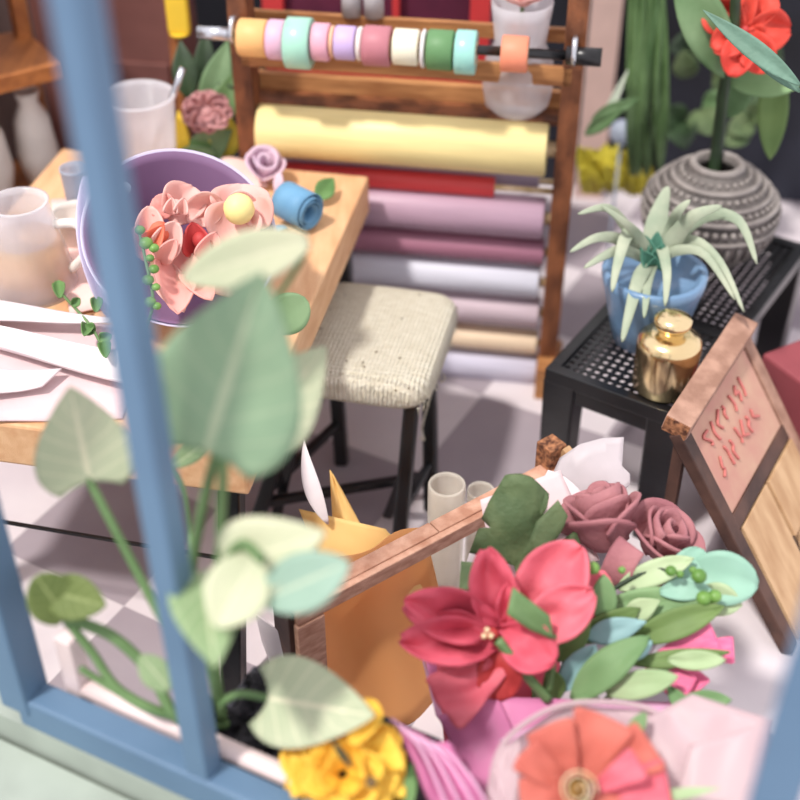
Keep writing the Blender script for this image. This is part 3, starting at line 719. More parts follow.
# right: tall reeds, yellow plant, other greenery against the dark wall
def plant(name, label, base, items, m_stem='stem_green', cat='plant'):
    o = thing(name, label, cat, base)
    for p0, p1, w, m, s in items:
        obj('leaf', leaf(B(), p0, p1, w, s, curl=random.uniform(.02, .1), fold=.3, ruff=.03, seed=random.random() * 9), m, o, solid=.003)
    return o
rb = on(650, 170, 0); rb = V((rb.x, rb.y - .1, 0)); T = 4.55
it = []
for k in range(11):
    u0 = 640 + random.uniform(-12, 22); u1 = 655 + random.uniform(-30, 30)
    it.append((at(u0, 175, T), at(u1, -30, T - .5), random.uniform(.03, .07), random.choice(['stem_green', 'leaf_back', 'stem_dark']), 'lance'))
it += [(at(600, 130, 4.3), at(628, 70, 4.2), .03, 'leaf_edge', 'lance'), (at(592, 120, 4.3), at(640, 98, 4.2), .05, 'leaf_back', 'lance'), (at(585, 135, 4.3), at(625, 105, 4.2), .05, 'leaf_back', 'lance')]
plant('tall_grass_plant', 'tall dark green strap-leaved plant against the dark back wall', rb, it)
it = []
for k in range(26):
    u0 = 590 + random.uniform(0, 60); v0 = 188 + random.uniform(-8, 6); a = random.uniform(-1, 1)
    it.append((at(u0, v0, 4.75), at(u0 + 18 * a, v0 - random.uniform(20, 42), 4.6), random.uniform(.05, .1), 'yellow_plant', 'oval'))
yb = on(618, 190, 0); plant('yellow_plant', 'low bright yellow plant on the floor behind the rack', V((yb.x, yb.y - .1, 0)), it)
it = []
for k in range(22):
    u0 = random.uniform(668, 780); v0 = random.uniform(30, 130); a = random.uniform(0, 6.3)
    it.append((at(u0, v0, 4.7), at(u0 + 28 * math.cos(a), v0 + 28 * math.sin(a), 4.6), random.uniform(.06, .12), random.choice(['stem_dark', 'dark_leaf', 'dark_leaf', 'leaf_back']), 'oval'))
gb = V((1.25, 4.55, 0)); bp_ = plant('bushy_plant', 'dark bushy foliage behind the patterned grey vase', gb, it)
b = B(); tube(b, [gb, gb + V((0, .02, .5)), gb + V((.05, 0, 1))], .02); obj('stem', b, 'stem_dark', bp_)
bb = at(622, 132, 4.5); b = B(); ball(b, bb, .045); tube(b, [bb, V((bb.x, bb.y, 0))], .006, smooth=0); tag(obj('blue_flower', b, 'glass_blue'), 'small pale blue bud above the low yellow plant', 'flower')

# ================================================================= BLACK STAND
SC = on(545, 368, .5); sw = V((.84, -.543, 0)).normalized(); sl = V((-sw.y, sw.x, 0)); SW_, SL_, SH_ = .41, 1.06, .5
SC.z = 0
def SPt(w, l, z=0): return SC + sw * w + sl * l + V((0, 0, z))
srot = math.atan2(sw.y, sw.x)
MS = Matrix.Translation(SC) @ Matrix.Rotation(srot, 4, 'Z')
st = thing('plant_stand', 'black metal plant stand with perforated top under the blue pot', 'stand', SPt(SW_ / 2, SL_ / 2), srot)
bm = B()
e = .035
for (a, b2, c, d2) in ((0, SW_, 0, e), (0, SW_, SL_ - e, SL_), (0, e, e, SL_ - e), (SW_ - e, SW_, e, SL_ - e)):
    box(bm, a, b2, c, d2, SH_ - .045, SH_, MS)
box(bm, e, SW_ - e, .42, .46, SH_ - .03, SH_ - .006, MS)
obj('top_frame', bm, 'black_metal', st, smooth=False, bevel=.003)
bm = B(); nx, ny = 13, 36; cw = (SW_ - 2 * e) / nx; cl = (SL_ - 2 * e) / ny; z = SH_ - .012
for i in range(nx):
    for j in range(ny):
        cx = e + cw * (i + .5); cyy = e + cl * (j + .5); o4 = []; i8 = []
        for k in range(8):
            a = k * math.pi / 4; ca, sa = math.cos(a), math.sin(a); m_x = max(abs(ca), abs(sa))
            o4.append(bm.verts.new(MS @ V((cx + ca / m_x * cw / 2, cyy + sa / m_x * cl / 2, z))))
            i8.append(bm.verts.new(MS @ V((cx + ca * cw * .34, cyy + sa * cl * .34, z))))
        for k in range(8): bm.faces.new((o4[k], o4[(k + 1) % 8], i8[(k + 1) % 8], i8[k]))
bmesh.ops.remove_doubles(bm, verts=bm.verts[:], dist=1e-4)
obj('perforated_top', bm, 'black_metal', st, smooth=False, solid=.006)
for w, l in ((.045, .045), (SW_ - .045, .045), (.045, SL_ - .045), (SW_ - .045, SL_ - .045)):
    bm = B(); beam(bm, SPt(w, l, 0), SPt(w, l, SH_ - .04), .088, .07, up=sl, w1=.1, h1=.085); obj('leg', bm, 'black_metal', st, smooth=False, bevel=.006)
bm = B(); box(bm, .04, SW_ - .04, .012, .03, SH_ - .1, SH_ - .04, MS); obj('apron', bm, 'black_metal', st, smooth=False, bevel=.004)
bm = B(); box(bm, .012, .03, .04, SL_ - .04, SH_ - .1, SH_ - .04, MS); obj('apron', bm, 'black_metal', st, smooth=False, bevel=.004)

# blue pot + air plant
PC = SPt(.18, .285, SH_ + .001)
pot = thing('blue_pot', 'glossy blue pot on the black stand holding the air plant', 'pot', PC)
b = B(); lathe(b, [(0, 0), (.088, 0), (.098, .008), (.118, .09), (.136, .17), (.146, .205), (.148, .232), (.138, .238), (.126, .232), (.12, .19), (0, .18)], PC, seg=30, wob=.015); obj('body', b, 'pot_blue', pot)
PT = (PC + V((0, 0, .2)) - V((0, 0, H))).dot(CAMDIR)
ar = thing('air_plant', 'spiky pale green air plant arching out of the blue pot', 'plant', PC + V((0, 0, .19)))
c0 = (652, 268)
AIR = [((652, 262), (630, 232), (608, 208), (578, 214), 13), ((648, 260), (620, 240), (596, 238), (570, 252), 14), ((650, 262), (624, 250), (604, 256), (584, 268), 13),
 ((652, 255), (630, 232), (618, 262), (612, 292), 16), ((652, 262), (640, 276), (630, 310), (622, 342), 17), ((655, 262), (648, 280), (646, 300), (644, 318), 11),
 ((664, 262), (663, 250), (667, 275), (665, 306), 14), ((660, 262), (690, 240), (720, 262), (744, 312), 12), ((660, 258), (700, 218), (738, 220), (757, 264), 16),
 ((656, 262), (656, 232), (660, 210), (668, 186), 30), ((660, 262), (676, 236), (694, 216), (722, 206), 22), ((654, 262), (640, 238), (624, 222), (602, 206), 12), ((658, 260), (680, 250), (706, 256), (735, 300), 12), ((660, 262), (672, 228), (678, 212), (690, 200), 16)]
for k, (a, b1, c, d3, w) in enumerate(AIR):
    dz = [0, -.06, -.13, -.15] if k != 9 else [0, 0, 0, 0]
    pts = spline([at(p[0], p[1], PT + dd) for p, dd in zip((a, b1, c, d3), dz)], 5); bm = B(); rows = []
    for i, p in enumerate(pts):
        t = i / (len(pts) - 1); dd = (pts[min(i + 1, len(pts) - 1)] - pts[max(0, i - 1)]).normalized()
        x = dd.cross(tocam(p)).normalized(); z = x.cross(dd); ww = .78 * w * PT / F / 2 * (1 - t) ** .6 * (.7 + .6 * min(1, t * 3)) + .0012
        rows.append([bm.verts.new(p - x * ww + z * ww * .35), bm.verts.new(p), bm.verts.new(p + x * ww + z * ww * .35)])
    for r0, r1 in zip(rows, rows[1:]):
        for j in range(2): bm.faces.new((r0[j], r0[j + 1], r1[j + 1], r1[j]))
    obj('leaf', bm, 'air_leaf', ar, solid=.004)
for k in range(5):
    a = k * 1.3; obj('inner_leaf', leaf(B(), at(654, 268, PT), at(652 + 12 * math.cos(a), 244 + 14 * math.sin(a), PT - .05), .045, 'oval', cup=1), 'air_teal', ar, solid=.003)

# gold jar
GC = SPt(.315, .10, SH_ + .001); g = thing('gold_jar', 'small shiny gold jar with domed lid on the black stand', 'jar', GC)
b = B(); lathe(b, [(0, 0), (.078, 0), (.086, .01), (.088, .14), (.086, .16), (.07, .176), (.05, .182), (0, .182)], GC, seg=36); obj('body', b, 'gold', g)
b = B(); lathe(b, [(.036, .180), (.034, .198), (.046, .204), (.052, .216), (.05, .228), (.036, .238), (.014, .242), (0, .242)], GC, seg=32); obj('lid', b, 'gold', g)

# patterned vase
VC = SPt(.14, .81, SH_ + .001); vs = thing('patterned_vase', 'large round grey vase with beaded bands at the back of the stand', 'vase', VC)
VS = .93
prof = [(0, 0), (.11, 0), (.13, .01), (.175, .06), (.212, .13), (.22, .18), (.205, .235), (.175, .275), (.13, .31), (.10, .325), (.092, .335), (.085, .345), (.06, .345), (.055, .33), (.1, .30), (0, .1)]
prof = [(a * VS, b_ * VS) for a, b_ in prof]
b = B(); lathe(b, prof, VC, seg=48); body = obj('body', b, 'vase_grey', vs)
for r, z, th_ in ((.212, .235, .009), (.186, .268, .008), (.14, .308, .009), (.078, .347, .013), (.224, .17, .007)):
    r, z = r * VS, z * VS; b = B(); pts = [VC + V((r * math.cos(a), r * math.sin(a), z)) for a in [2 * math.pi * k / 48 for k in range(49)]]; tube(b, pts, th_, seg=8, smooth=0); obj('ridge', b, 'vase_light', vs)
for r, z, nb, br_ in ((.198, .252, 44, .009), (.163, .290, 38, .009), (.222, .205, 48, .010), (.112, .324, 26, .008)):
    b = B()
    for k in range(nb):
        a = 2 * math.pi * k / nb; ball(b, VC + V((r * math.cos(a), r * math.sin(a), z)) * 1 - V((r * math.cos(a), r * math.sin(a), z)) * (1 - VS), br_, seg=6)
    obj('bead_band', b, 'vase_light', vs)
b = B()
for k in range(34):
    a = 2 * math.pi * k / 34
    tube(b, [VC + V((q_ * VS * math.cos(a), q_ * VS * math.sin(a), z_ * VS)) for q_, z_ in ((.216, .15), (.212, .12), (.19, .085))], .009, seg=6, r1=.004, smooth=2)
obj('drop_band', b, 'vase_light', vs)
# red flower stalk in vase
VT = (VC + V((0, 0, .3)) - V((0, 0, H))).dot(CAMDIR)
rf = thing('red_flower', 'tall red blossom with broad green leaves in the patterned vase', 'flower', VC + V((0, 0, .12)))
b = B(); tube(b, [VC + V((0, 0, .12)), at(718, 140, VT), at(724, 90, VT - .15), at(734, 30, VT - .3), at(736, -40, VT - .45)], .022, r1=.014); stem = obj('stem', b, 'stem_dark', rf)
b = B(); tube(b, [at(722, 120, VT - .05), at(733, 60, VT - .2), at(746, 36, VT - .3)], .009); obj('stem', b, 'stem_green', rf)
lf((728, 75, VT - .2), (676, -40, VT - .35), 46, 'leaf_back', rf, 'leaf', 'oval', fold=.3, curl=.1)
lf((728, 80, VT - .15), (800, 86, VT - .2), 28, 'euc_green', rf, 'leaf', 'oval', fold=.3)
lf((738, 78, VT - .1), (728, 118, VT - .05), 34, 'leaf_back', rf, 'leaf', 'oval', fold=.2)
lf((776, 60, VT), (770, 160, VT), 30, 'euc_olive', rf, 'leaf', 'oval', fold=.2)
lf((800, 85, VT - .75), (703, 10, VT - .7), 20, 'leaf_tealgrey', rf, 'leaf', 'lance', fold=.25)
lf((800, 92, VT - .7), (728, 25, VT - .66), 18, 'leaf_tealgrey', rf, 'leaf', 'lance', fold=.25)
ctr = disc(745, 30, VT - .3, 5, 'petal_red', rf)
for u, v, w in ((720, 45, 34), (713, 10, 40), (735, -10, 40), (765, 0, 34), (780, 30, 40), (762, 62, 36), (735, 66, 34), (755, 40, 30)):
    lf((745, 30, VT - .3), (u + (u - 745) * .3, v + (v - 30) * .3, VT - .3), w, 'red_petal', ctr, 'petal', 'petal', cup=.6, ruff=.15, seed=u)

# ================================================================= WOODEN SIGN
ZB = .62; b0 = on(676, 428, ZB); b1 = on(744, 324, ZB); bd = (b1 - b0).normalized(); bo = V((bd.y, -bd.x, 0))
sg_ = thing('folding_sign', 'wooden easel sign with red chalk lettering beside the black stand', 'sign', V((b0.x, b0.y, 0)) + bo * .1, math.atan2(bd.y, bd.x))
foot0 = on(788, 668, 0); LEN = (b1 - b0).length
drop = foot0 - b0; drop -= bd * drop.dot(bd); drop *= 1
foot0 = b0 + drop
pn = bd.cross(drop).normalized(); pn = pn if pn.z > 0 else -pn
bm = B(); beam(bm, b0 - bd * .0, b1, .07, .05, up=V((0, 0, 1)) + bo * .2); obj('top_beam', bm, 'wood_sign', sg_, smooth=False, bevel=.004)
bm = B(); beam(bm, b0 - bd * .004, b0 + bd * .002, .064, .044, up=V((0, 0, 1)) + bo * .2); obj('beam_end', bm, 'wood_grain_end', sg_, smooth=False)
for k in (0.02, LEN - .03):
    s = b0 + bd * k - V((0, 0, .02)); bm = B(); beam(bm, s, s + drop * .965 + V((0, 0, 0)), .05, .035, up=pn); obj('leg', bm, 'wood_dark' if k < .1 else 'wood_sign', sg_, smooth=False, bevel=.004)
def SG(a, d, n=0): return b0 + bd * a + drop * d + pn * n - V((0, 0, .01))
def board(a0, a1, d0, d1, m, name, n=0., th=.02):
    c0 = SG((a0 + a1) / 2, d0, n); c1 = SG((a0 + a1) / 2, d1, n); bm = B(); beam(bm, c0, c1, a1 - a0, th, up=pn); return obj(name, bm, m, sg_, smooth=False, bevel=.002)
bd_ = board(.05, LEN - .06, .05, .40, 'chalk_board', 'chalk_panel', n=-.005)
board(.03, LEN - .05, .40, .46, 'wood_dark', 'crossbar')
board(.06, .26, .47, .98, 'wood_pale', 'slat', n=.0); board(.27, LEN - .05, .47, .72, 'wood_pale', 'slat', n=.005); board(.3, LEN - .05, .73, .98, 'wood_pale', 'slat', n=0)
bm = B(); rnd = random.Random(2)
for row in range(2):
    for k in range(7):
        a = .10 + k * .045; d = .13 + row * .12; pts = []
        for q in range(4): pts.append(SG(a + rnd.uniform(-.014, .02), d + (q / 3 - .5) * .07 + rnd.uniform(-.012, .012), .0085))
        tube(bm, pts, .0045, seg=5)
obj('chalk_lettering', bm, 'chalk_red', bd_)
for k in (.03, LEN - .04):
    s = b0 + bd * k - V((0, 0, .02)); bm = B(); beam(bm, V((s.x, s.y, 0)) + bo * .012, s + bo * .012, .03, .03, up=bd); obj('back_leg', bm, 'wood_dark', sg_, smooth=False)
# red box glimpsed behind the sign
q = on(775, 385, 0) ; rb_ = V((1.24, 3.0, 0)); tag(obj('red_box', boxc(rb_, .2, .3, 0, .42, R(30)), 'red_dull', smooth=False, bevel=.01), 'red box behind the wooden sign at the right edge', 'box')

# ================================================================= WOODEN FRAME, TUBES, YELLOW PAPER
r0 = on(285, 600, .5); r1 = on(550, 462, .5); fd = (r1 - r0).normalized(); fn_ = V((-fd.y, fd.x, 0)); FL_ = (r1 - r0).length   # fn_ away from camera
fr = thing('wooden_frame', 'raw wooden rail frame in front of the stool, between yellow and pink bouquets', 'frame', V(((r0.x + r1.x) / 2, (r0.y + r1.y) / 2, 0)), math.atan2(fd.y, fd.x))
def FP(a, n, z): return V((r0.x, r0.y, 0)) + fd * a + fn_ * n + V((0, 0, z))
for a0, a1 in ((0.0, FL_ * .52), (FL_ * .523, FL_)):
    bm = B(); beam(bm, FP(a0, -.012, .487), FP(a1, -.012, .487), .042, .026, up=V((0, 0, 1))); obj('rail', bm, 'wood_crate', fr, smooth=False, bevel=.003)
bm = B(); beam(bm, FP(.0, -.04, .474), FP(FL_, -.04, .474), .02, .042); obj('front_rail', bm, 'wood_crate', fr, smooth=False, bevel=.003)
bm = B(); beam(bm, FP(.035, -.03, 0), FP(.035, -.03, .45), .075, .045, up=fn_); obj('post', bm, 'wood_crate', fr, smooth=False, bevel=.003)
bm = B(); beam(bm, FP(-.005, -.0, 0), FP(-.005, -.0, .48), .02, .07, up=fn_); obj('side_panel', bm, 'wood_dark', fr, smooth=False, bevel=.003)
bm = B(); beam(bm, FP(FL_ + .0, .0, 0), FP(FL_ + .0, .0, .565), .055, .055, up=fn_); obj('post', bm, 'wood_grain_end', fr, smooth=False, bevel=.003)
bm = B(); beam(bm, FP(FL_ + .02, -.02, .54), FP(FL_ + .03, -.16, .47), .025, .05); obj('side_rail', bm, 'wood_pale', fr, smooth=False, bevel=.003)

def tubevase(u, v, rpx, t, lab):
    c = at(u, v, t); r = rpx * t / F; o = B(); h = c.z
    lathe(o, [(0, 0), (r * .98, 0), (r, .01), (r, h - .004), (r * .97, h), (r * .86, h), (r * .84, h - .01), (r * .84, .02), (0, .02)], V((c.x, c.y, 0)), seg=32)
    return tag(obj('tube_vase', o, 'tube_frost'), lab, 'tube', 'frosted tubes behind the wooden frame')
tubevase(447, 484, 19, 3.33, 'tallest frosted clear tube standing behind the wooden rail')
tubevase(481, 490, 14, 3.40, 'shorter frosted tube mostly hidden behind the rail, right of the tall one')

yp0 = at(385, 730, 3.18); yc = at(372, 560, 3.10)
yp0.z = .02
yw = thing('yellow_wrapping', 'yellow paper cone wrap with white tissue standing behind the wooden rail', 'wrapping paper', V((yp0.x, yp0.y, 0)))
# main folded yellow sheet, built as a curved panel standing on the floor
def yfn(a, h):
    P_ = FP(.06 + .38 * a, .022 + .03 * math.sin(a * math.pi), 0)
    return V((P_.x, P_.y, 0)) + fn_ * (.015 * h - .17 * (1 - h) ** 1.2 + .02 * math.sin(a * 9)) + V((0, 0, (.49 - .05 * a) * h))
obj('front_sheet', patch(B(), None, 20, 12, yfn), 'yellow_wrap_shaded', yw, solid=.003)
quadpatch('folded_sheet', [(299, 509, 3.22), (386, 529, 3.22), (430, 600, 3.24), (335, 600, 3.24)], 'yellow_wrap', yw, bulge=.03)
quadpatch('pointed_corner', [(330, 470, 3.26), (334, 476, 3.26), (380, 560, 3.28), (335, 560, 3.28)], 'yellow_wrap', yw, bulge=.02)
quadpatch('folded_sheet', [(385, 530, 3.30), (404, 545, 3.28), (440, 620, 3.3), (380, 620, 3.3)], 'yellow_wrap', yw, bulge=.0)
lf((328, 524, 3.19), (304, 440, 3.19), 17, 'paper_white', yw, 'tissue_edge', 'lance', bend=-.06, curl=.1)
# white card by the left post
P4 = [on(258, 618, .30), on(284, 640, .30), on(284, 680, .02), on(268, 645, .10)]
b = B(); vs4 = [b.verts.new(p) for p in (at(256, 614, 3.0), at(285, 636, 2.98), at(284, 700, 3.1), at(262, 640, 3.06))]; b.faces.new(vs4)
tag(obj('white_card', b, 'paper_white', solid=.004, smooth=False), 'small white folded card standing against the wooden frame left post', 'card')

# ================================================================= PINK BOUQUET
bp0 = at(560, 960, 2.72); 
pk = thing('bouquet', 'large bouquet of hot pink and mauve flowers with eucalyptus in magenta paper', 'bouquet', V((bp0.x, bp0.y, .0)))
b = B(); tube(b, [V((bp0.x, bp0.y, 0.0)), at(550, 820, 2.8), at(545, 690, 2.82)], .03); obj('stem_bundle', b, 'stem_green', pk)
ap = at(560, 880, 2.82); rc = at(560, 660, 2.82)
# the paper behind the flowers, then folds in front
quadpatch('back_paper', [(424, 655, 2.86), (480, 640, 2.98), (510, 830, 2.8), (470, 830, 2.72)], 'magenta_wrap', pk, bulge=.0)
quadpatch('fold', [(421, 652, 2.80), (436, 715, 2.70), (480, 770, 2.66), (475, 820, 2.66)], 'lilac_wrap', pk)
quadpatch('front_fold', [(438, 716, 2.68), (498, 696, 2.66), (560, 830, 2.58), (500, 840, 2.60)], 'magenta_wrap', pk, bulge=.04)
quadpatch('front_fold', [(494, 697, 2.665), (720, 704, 2.70), (660, 840, 2.60), (530, 840, 2.57)], 'magenta_wrap', pk, bulge=.02)
quadpatch('front_fold', [(498, 740, 2.60), (600, 700, 2.63), (680, 706, 2.66), (540, 760, 2.56)], 'lilac_wrap', pk, bulge=.02)
quadpatch('under_paper', [(436, 660, 2.84), (560, 640, 2.9), (560, 800, 2.8), (450, 800, 2.75)], 'hot_pink', pk)
# round white sheet behind the roses
polyleaf('white_sheet', [(x, y, 3.02 + (.04 if x < 570 else 0)) for x, y in [(545, 510), (549, 482), (560, 458), (580, 444), (602, 438), (624, 437), (622, 466), (630, 474), (630, 484), (620, 496), (622, 540), (560, 548)]], 'white_sheet', pk, solid=.002, ruff=.006)
lf((585, 560, 3.0), (548, 470, 3.03), 50, 'paper_white', pk, 'white_sheet', 'oval', curl=.05)
lf((470, 590, 2.95), (500, 520, 2.98), 30, 'paper_white', pk, 'white_sheet', 'lance')
quadpatch('pale_paper', [(480, 500, 2.99), (560, 470, 3.02), (600, 560, 2.95), (500, 600, 2.93)], 'paper_pink', pk)

# hot pink flower
hp = disc(492, 634, 2.62, 7, 'petal_red', pk)
HP = [((502, 628, 2.66), (404, 603, 2.62), 52, 'hot_pink', .9, 0), ((500, 642, 2.66), (400, 640, 2.60), 48, 'hot_pink', .9, 1),
 ((500, 634, 2.68), (486, 548, 2.66), 46, 'hot_pink', 1.1, 2), ((516, 628, 2.70), (580, 545, 2.68), 68, 'hot_pink_light', .5, 3), ((520, 640, 2.66), (594, 592, 2.62), 52, 'hot_pink_light', .6, 4),
 ((498, 632, 2.64), (556, 660, 2.60), 52, 'hot_pink', .6, 5), ((512, 652, 2.68), (440, 706, 2.60), 62, 'hot_pink_light', .3, 6), ((494, 640, 2.66), (502, 700, 2.66), 44, 'petal_red', .8, 7), ((505, 640, 2.72), (470, 600, 2.70), 50, 'petal_red', .3, 8),
 ((490, 634, 2.64), (430, 622, 2.63), 34, 'hot_pink', .9, 9), ((506, 630, 2.66), (512, 580, 2.64), 24, 'hot_pink', 1.4, 10)]
for a, b_, w, m, cu, sd in HP:
    lf(a, b_, w, m, hp, 'petal', 'petal' if sd != 6 else 'wedge', cup=cu, ruff=.13, curl=.05, seed=sd, n=20, m=12)
for u, v in ((487, 630), (491, 636), (484, 636)): disc(u, v, 2.585, 3, 'cream', hp, 'stamen')
b = B(); tube(b, [at(498, 640, 2.60), at(520, 668, 2.62), at(548, 700, 2.66)], .011); obj('stem', b, 'stem_green', pk)
b = B(); tube(b, [at(553, 636, 2.60), at(552, 665, 2.64), at(548, 690, 2.66)], .008); obj('stem', b, 'stem_green', pk)
polyleaf('leaf', [(513, 587, 2.55), (550, 616, 2.56), (554, 640, 2.58), (530, 630, 2.57), (507, 614, 2.55)], 'stem_green', pk, ruff=.008)
lf((466, 590, 2.8), (468, 562, 2.82), 14, 'dark_leaf', pk, 'leaf', 'rect')
# dark ragged leaf
D = 2.86
polyleaf('leaf', [(x, y, D + .02 * (k % 2)) for k, (x, y) in enumerate([(505, 475), (520, 474), (533, 478), (549, 494), (546, 508), (540, 518), (538, 545), (534, 575), (521, 586), (514, 566), (494, 560), (469, 553), (474, 540), (479, 529), (491, 528), (482, 519), (490, 500)])], 'dark_leaf', pk, ruff=.02)
polyleaf('leaf', [(x, y, D - .02) for x, y in [(558, 500), (568, 516), (563, 529), (548, 552), (536, 560), (530, 540), (536, 522)]], 'dark_leaf', pk, seed=3)
polyleaf('leaf', [(x, y, D + .03) for x, y in [(576, 530), (581, 545), (560, 566), (540, 575), (545, 552)]], 'dark_leaf', pk, seed=5)
# roses
rose(pk, 'mauve_rose', at(609, 546, 2.93), V((-.28, .42, .85)), .092, 'mauve_rose', layers=3, seed=11, hgt=1.55, span=2.5)
rose(pk, 'mauve_rose', at(655, 548, 2.92), V((.4, -.1, .9)), .086, 'mauve_rose', layers=3, seed=5, hgt=1.05, span=2.2)
rose(pk, 'mauve_rose', at(640, 592, 2.84), V((.1, -.9, .5)), .055, 'mauve_rose', layers=2, seed=8, hgt=.9, span=2.2)
lf((612, 585, 2.84), (632, 545, 2.80), 32, 'mauve_rose', pk, 'petal_ribbon', 'rect', curl=.2, twist=.4)
lf((590, 640, 2.8), (600, 570, 2.78), 40, 'hot_pink_light', pk, 'petal_ribbon', 'petal', cup=.8)
# eucalyptus
EU = [((692, 572, 2.80), (758, 584, 2.76), 54, 'euc_mint', 'round'), ((676, 598, 2.80), (700, 548, 2.80), 44, 'euc_mint', 'round'), ((700, 590, 2.79), (742, 606, 2.76), 34, 'euc_pale', 'oval'),
 ((618, 588, 2.80), (694, 558, 2.76), 26, 'euc_pale', 'oval'), ((600, 610, 2.78), (704, 600, 2.72), 36, 'euc_green', 'oval'), ((660, 592, 2.75), (712, 590, 2.73), 22, 'euc_mint', 'oval'),
 ((632, 640, 2.74), (724, 606, 2.70), 30, 'euc_olive', 'oval'), ((586, 638, 2.72), (646, 622, 2.68), 26, 'euc_blue', 'lance'), ((572, 700, 2.68), (650, 636, 2.64), 36, 'euc_green', 'oval'),
 ((630, 664, 2.70), (730, 652, 2.66), 18, 'euc_olive', 'lance'), ((668, 660, 2.68), (726, 660, 2.64), 20, 'euc_pale', 'oval'), ((606, 692, 2.66), (678, 676, 2.62), 28, 'euc_pale', 'oval'),
 ((668, 686, 2.66), (704, 736, 2.60), 18, 'euc_green', 'lance'), ((680, 702, 2.64), (732, 700, 2.6), 20, 'euc_green', 'oval'), ((603, 622, 2.74), (604, 574, 2.72), 26, 'euc_green', 'oval'),
 ((560, 690, 2.70), (596, 645, 2.66), 28, 'euc_blue', 'oval'), ((556, 660, 2.72), (590, 620, 2.72), 26, 'euc_olive', 'oval'), ((575, 640, 2.75), (640, 608, 2.73), 26, 'euc_olive', 'oval'),
 ((625, 618, 2.76), (660, 600, 2.72), 24, 'euc_pale', 'lance'), ((650, 640, 2.70), (620, 662, 2.66), 20, 'euc_blue', 'oval'), ((556, 700, 2.7), (548, 668, 2.68), 24, 'euc_olive', 'oval'), ((600, 700, 2.66), (560, 718, 2.64), 22, 'euc_green', 'oval'), ((690, 610, 2.74), (720, 595, 2.7), 20, 'euc_pale', 'oval')]
for k, (a, b_, w, m, s) in enumerate(EU):
    rnd = random.Random(k); lf(a, b_, w, m, pk, 'leaf', s, fold=rnd.uniform(.05, .35), curl=rnd.uniform(-.05, .12), tilt=(rnd.uniform(-.4, .4), 0, rnd.uniform(-.2, .4)), ruff=.03, seed=k)
for pts, r in (([(560, 740, 2.75), (600, 660, 2.76), (660, 610, 2.78), (700, 580, 2.8)], .006), ([(560, 740, 2.75), (620, 690, 2.7), (700, 655, 2.68)], .006), ([(550, 700, 2.78), (590, 610, 2.8), (650, 570, 2.78), (672, 576, 2.76)], .005)):
    b = B(); tube(b, [at(*p) for p in pts], r); obj('stem', b, 'stem_dark' if r < .006 else 'stem_green', pk)
for u, v, r in ((593, 568, 7), (671, 571, 6), (680, 574, 4), (699, 576, 8), (693, 570, 4), (704, 598, 8), (715, 596, 7), (622, 570, 4)): disc(u, v, 2.70, r, 'berry', pk, 'berry', sq=.9)
for q in (((655, 660, 2.72), (716, 636, 2.70), 40), ((680, 650, 2.72), (734, 650, 2.70), 28), ((645, 668, 2.72), (690, 692, 2.68), 34), ((670, 655, 2.73), (700, 690, 2.70), 30)):
    lf(*q, 'checked_pink', pk, 'pink_petal', 'wedge', ruff=.05, seed=q[2])
# ================================================================= CORAL BOUQUET (nearest)
cb0 = at(590, 900, 2.45)
co = thing('bouquet', 'coral flower bouquet in sheer white paper at the bottom of the view', 'bouquet', V((cb0.x, cb0.y, 0)))
b = B(); tube(b, [V((cb0.x, cb0.y, 0)), at(590, 860, 2.42), at(580, 800, 2.44)], .02); obj('stem_bundle', b, 'stem_green', co)
ap = at(600, 905, 2.50); rc = at(612, 775, 2.36)
quadpatch('sheer_paper', [(498, 752, 2.40), (565, 703, 2.50), (640, 880, 2.5), (510, 880, 2.38)], 'white_wrap', co, bulge=-.05)
quadpatch('sheer_paper', [(560, 704, 2.50), (668, 712, 2.52), (700, 880, 2.46), (560, 880, 2.5)], 'white_wrap', co, bulge=-.06)
quadpatch('sheer_paper', [(640, 722, 2.50), (692, 694, 2.52), (772, 720, 2.46), (700, 880, 2.40)], 'white_wrap', co, bulge=.02)
quadpatch('sheer_paper', [(690, 745, 2.42), (770, 722, 2.44), (742, 880, 2.34), (650, 880, 2.36)], 'white_wrap', co, bulge=.03)
quadpatch('rim_fold', [(488, 790, 2.34), (500, 748, 2.38), (520, 740, 2.36), (515, 880, 2.32)], 'white_wrap', co, bulge=.02)
b = B(); tube(b, [at(486, 830, 2.36), at(497, 756, 2.38), at(530, 720, 2.44), at(575, 703, 2.49), at(640, 706, 2.51), at(672, 726, 2.50)], .006); obj('rim_fold', b, 'white_wrap', co)
ce = at(578, 789, 2.28)
b = B(); M = axis(tocam(ce)); rr = 19 * 2.28 / F
def cs(a, h): th_ = a * 14; r_ = rr * (1 - a * .62); return ce + M @ V((r_ * math.cos(th_), r_ * math.sin(th_), .03 * h - .01))
patch(b, None, 90, 3, cs); cc = obj('flower_centre', b, 'cream', co, solid=.0025)
b = B(); ball(b, ce - tocam(ce) * .005, rr * .62); obj('pollen', b, 'gold_dust', cc)
CO = [((572, 782, 2.34), (548, 724, 2.32), 52, 0), ((582, 778, 2.35), (606, 716, 2.34), 64, 1), ((592, 782, 2.34), (652, 744, 2.32), 56, 2), ((592, 792, 2.32), (668, 782, 2.30), 46, 3), ((568, 790, 2.33), (522, 752, 2.30), 38, 4),
 ((570, 795, 2.32), (520, 800, 2.30), 44, 5), ((590, 800, 2.3), (640, 830, 2.3), 60, 6), ((575, 800, 2.3), (560, 850, 2.3), 60, 7), ((595, 790, 2.30), (640, 762, 2.27), 34, 8)]
for a, b_, w, k in CO: lf(a, b_, w, 'coral' if k not in (3, 8) else 'hot_pink_light', cc, 'petal', 'wedge', cup=.3, curl=.06, ruff=.05, seed=k, n=14)
lf((640, 800, 2.34), (720, 788, 2.30), 12, 'euc_pale', co, 'leaf', 'lance')
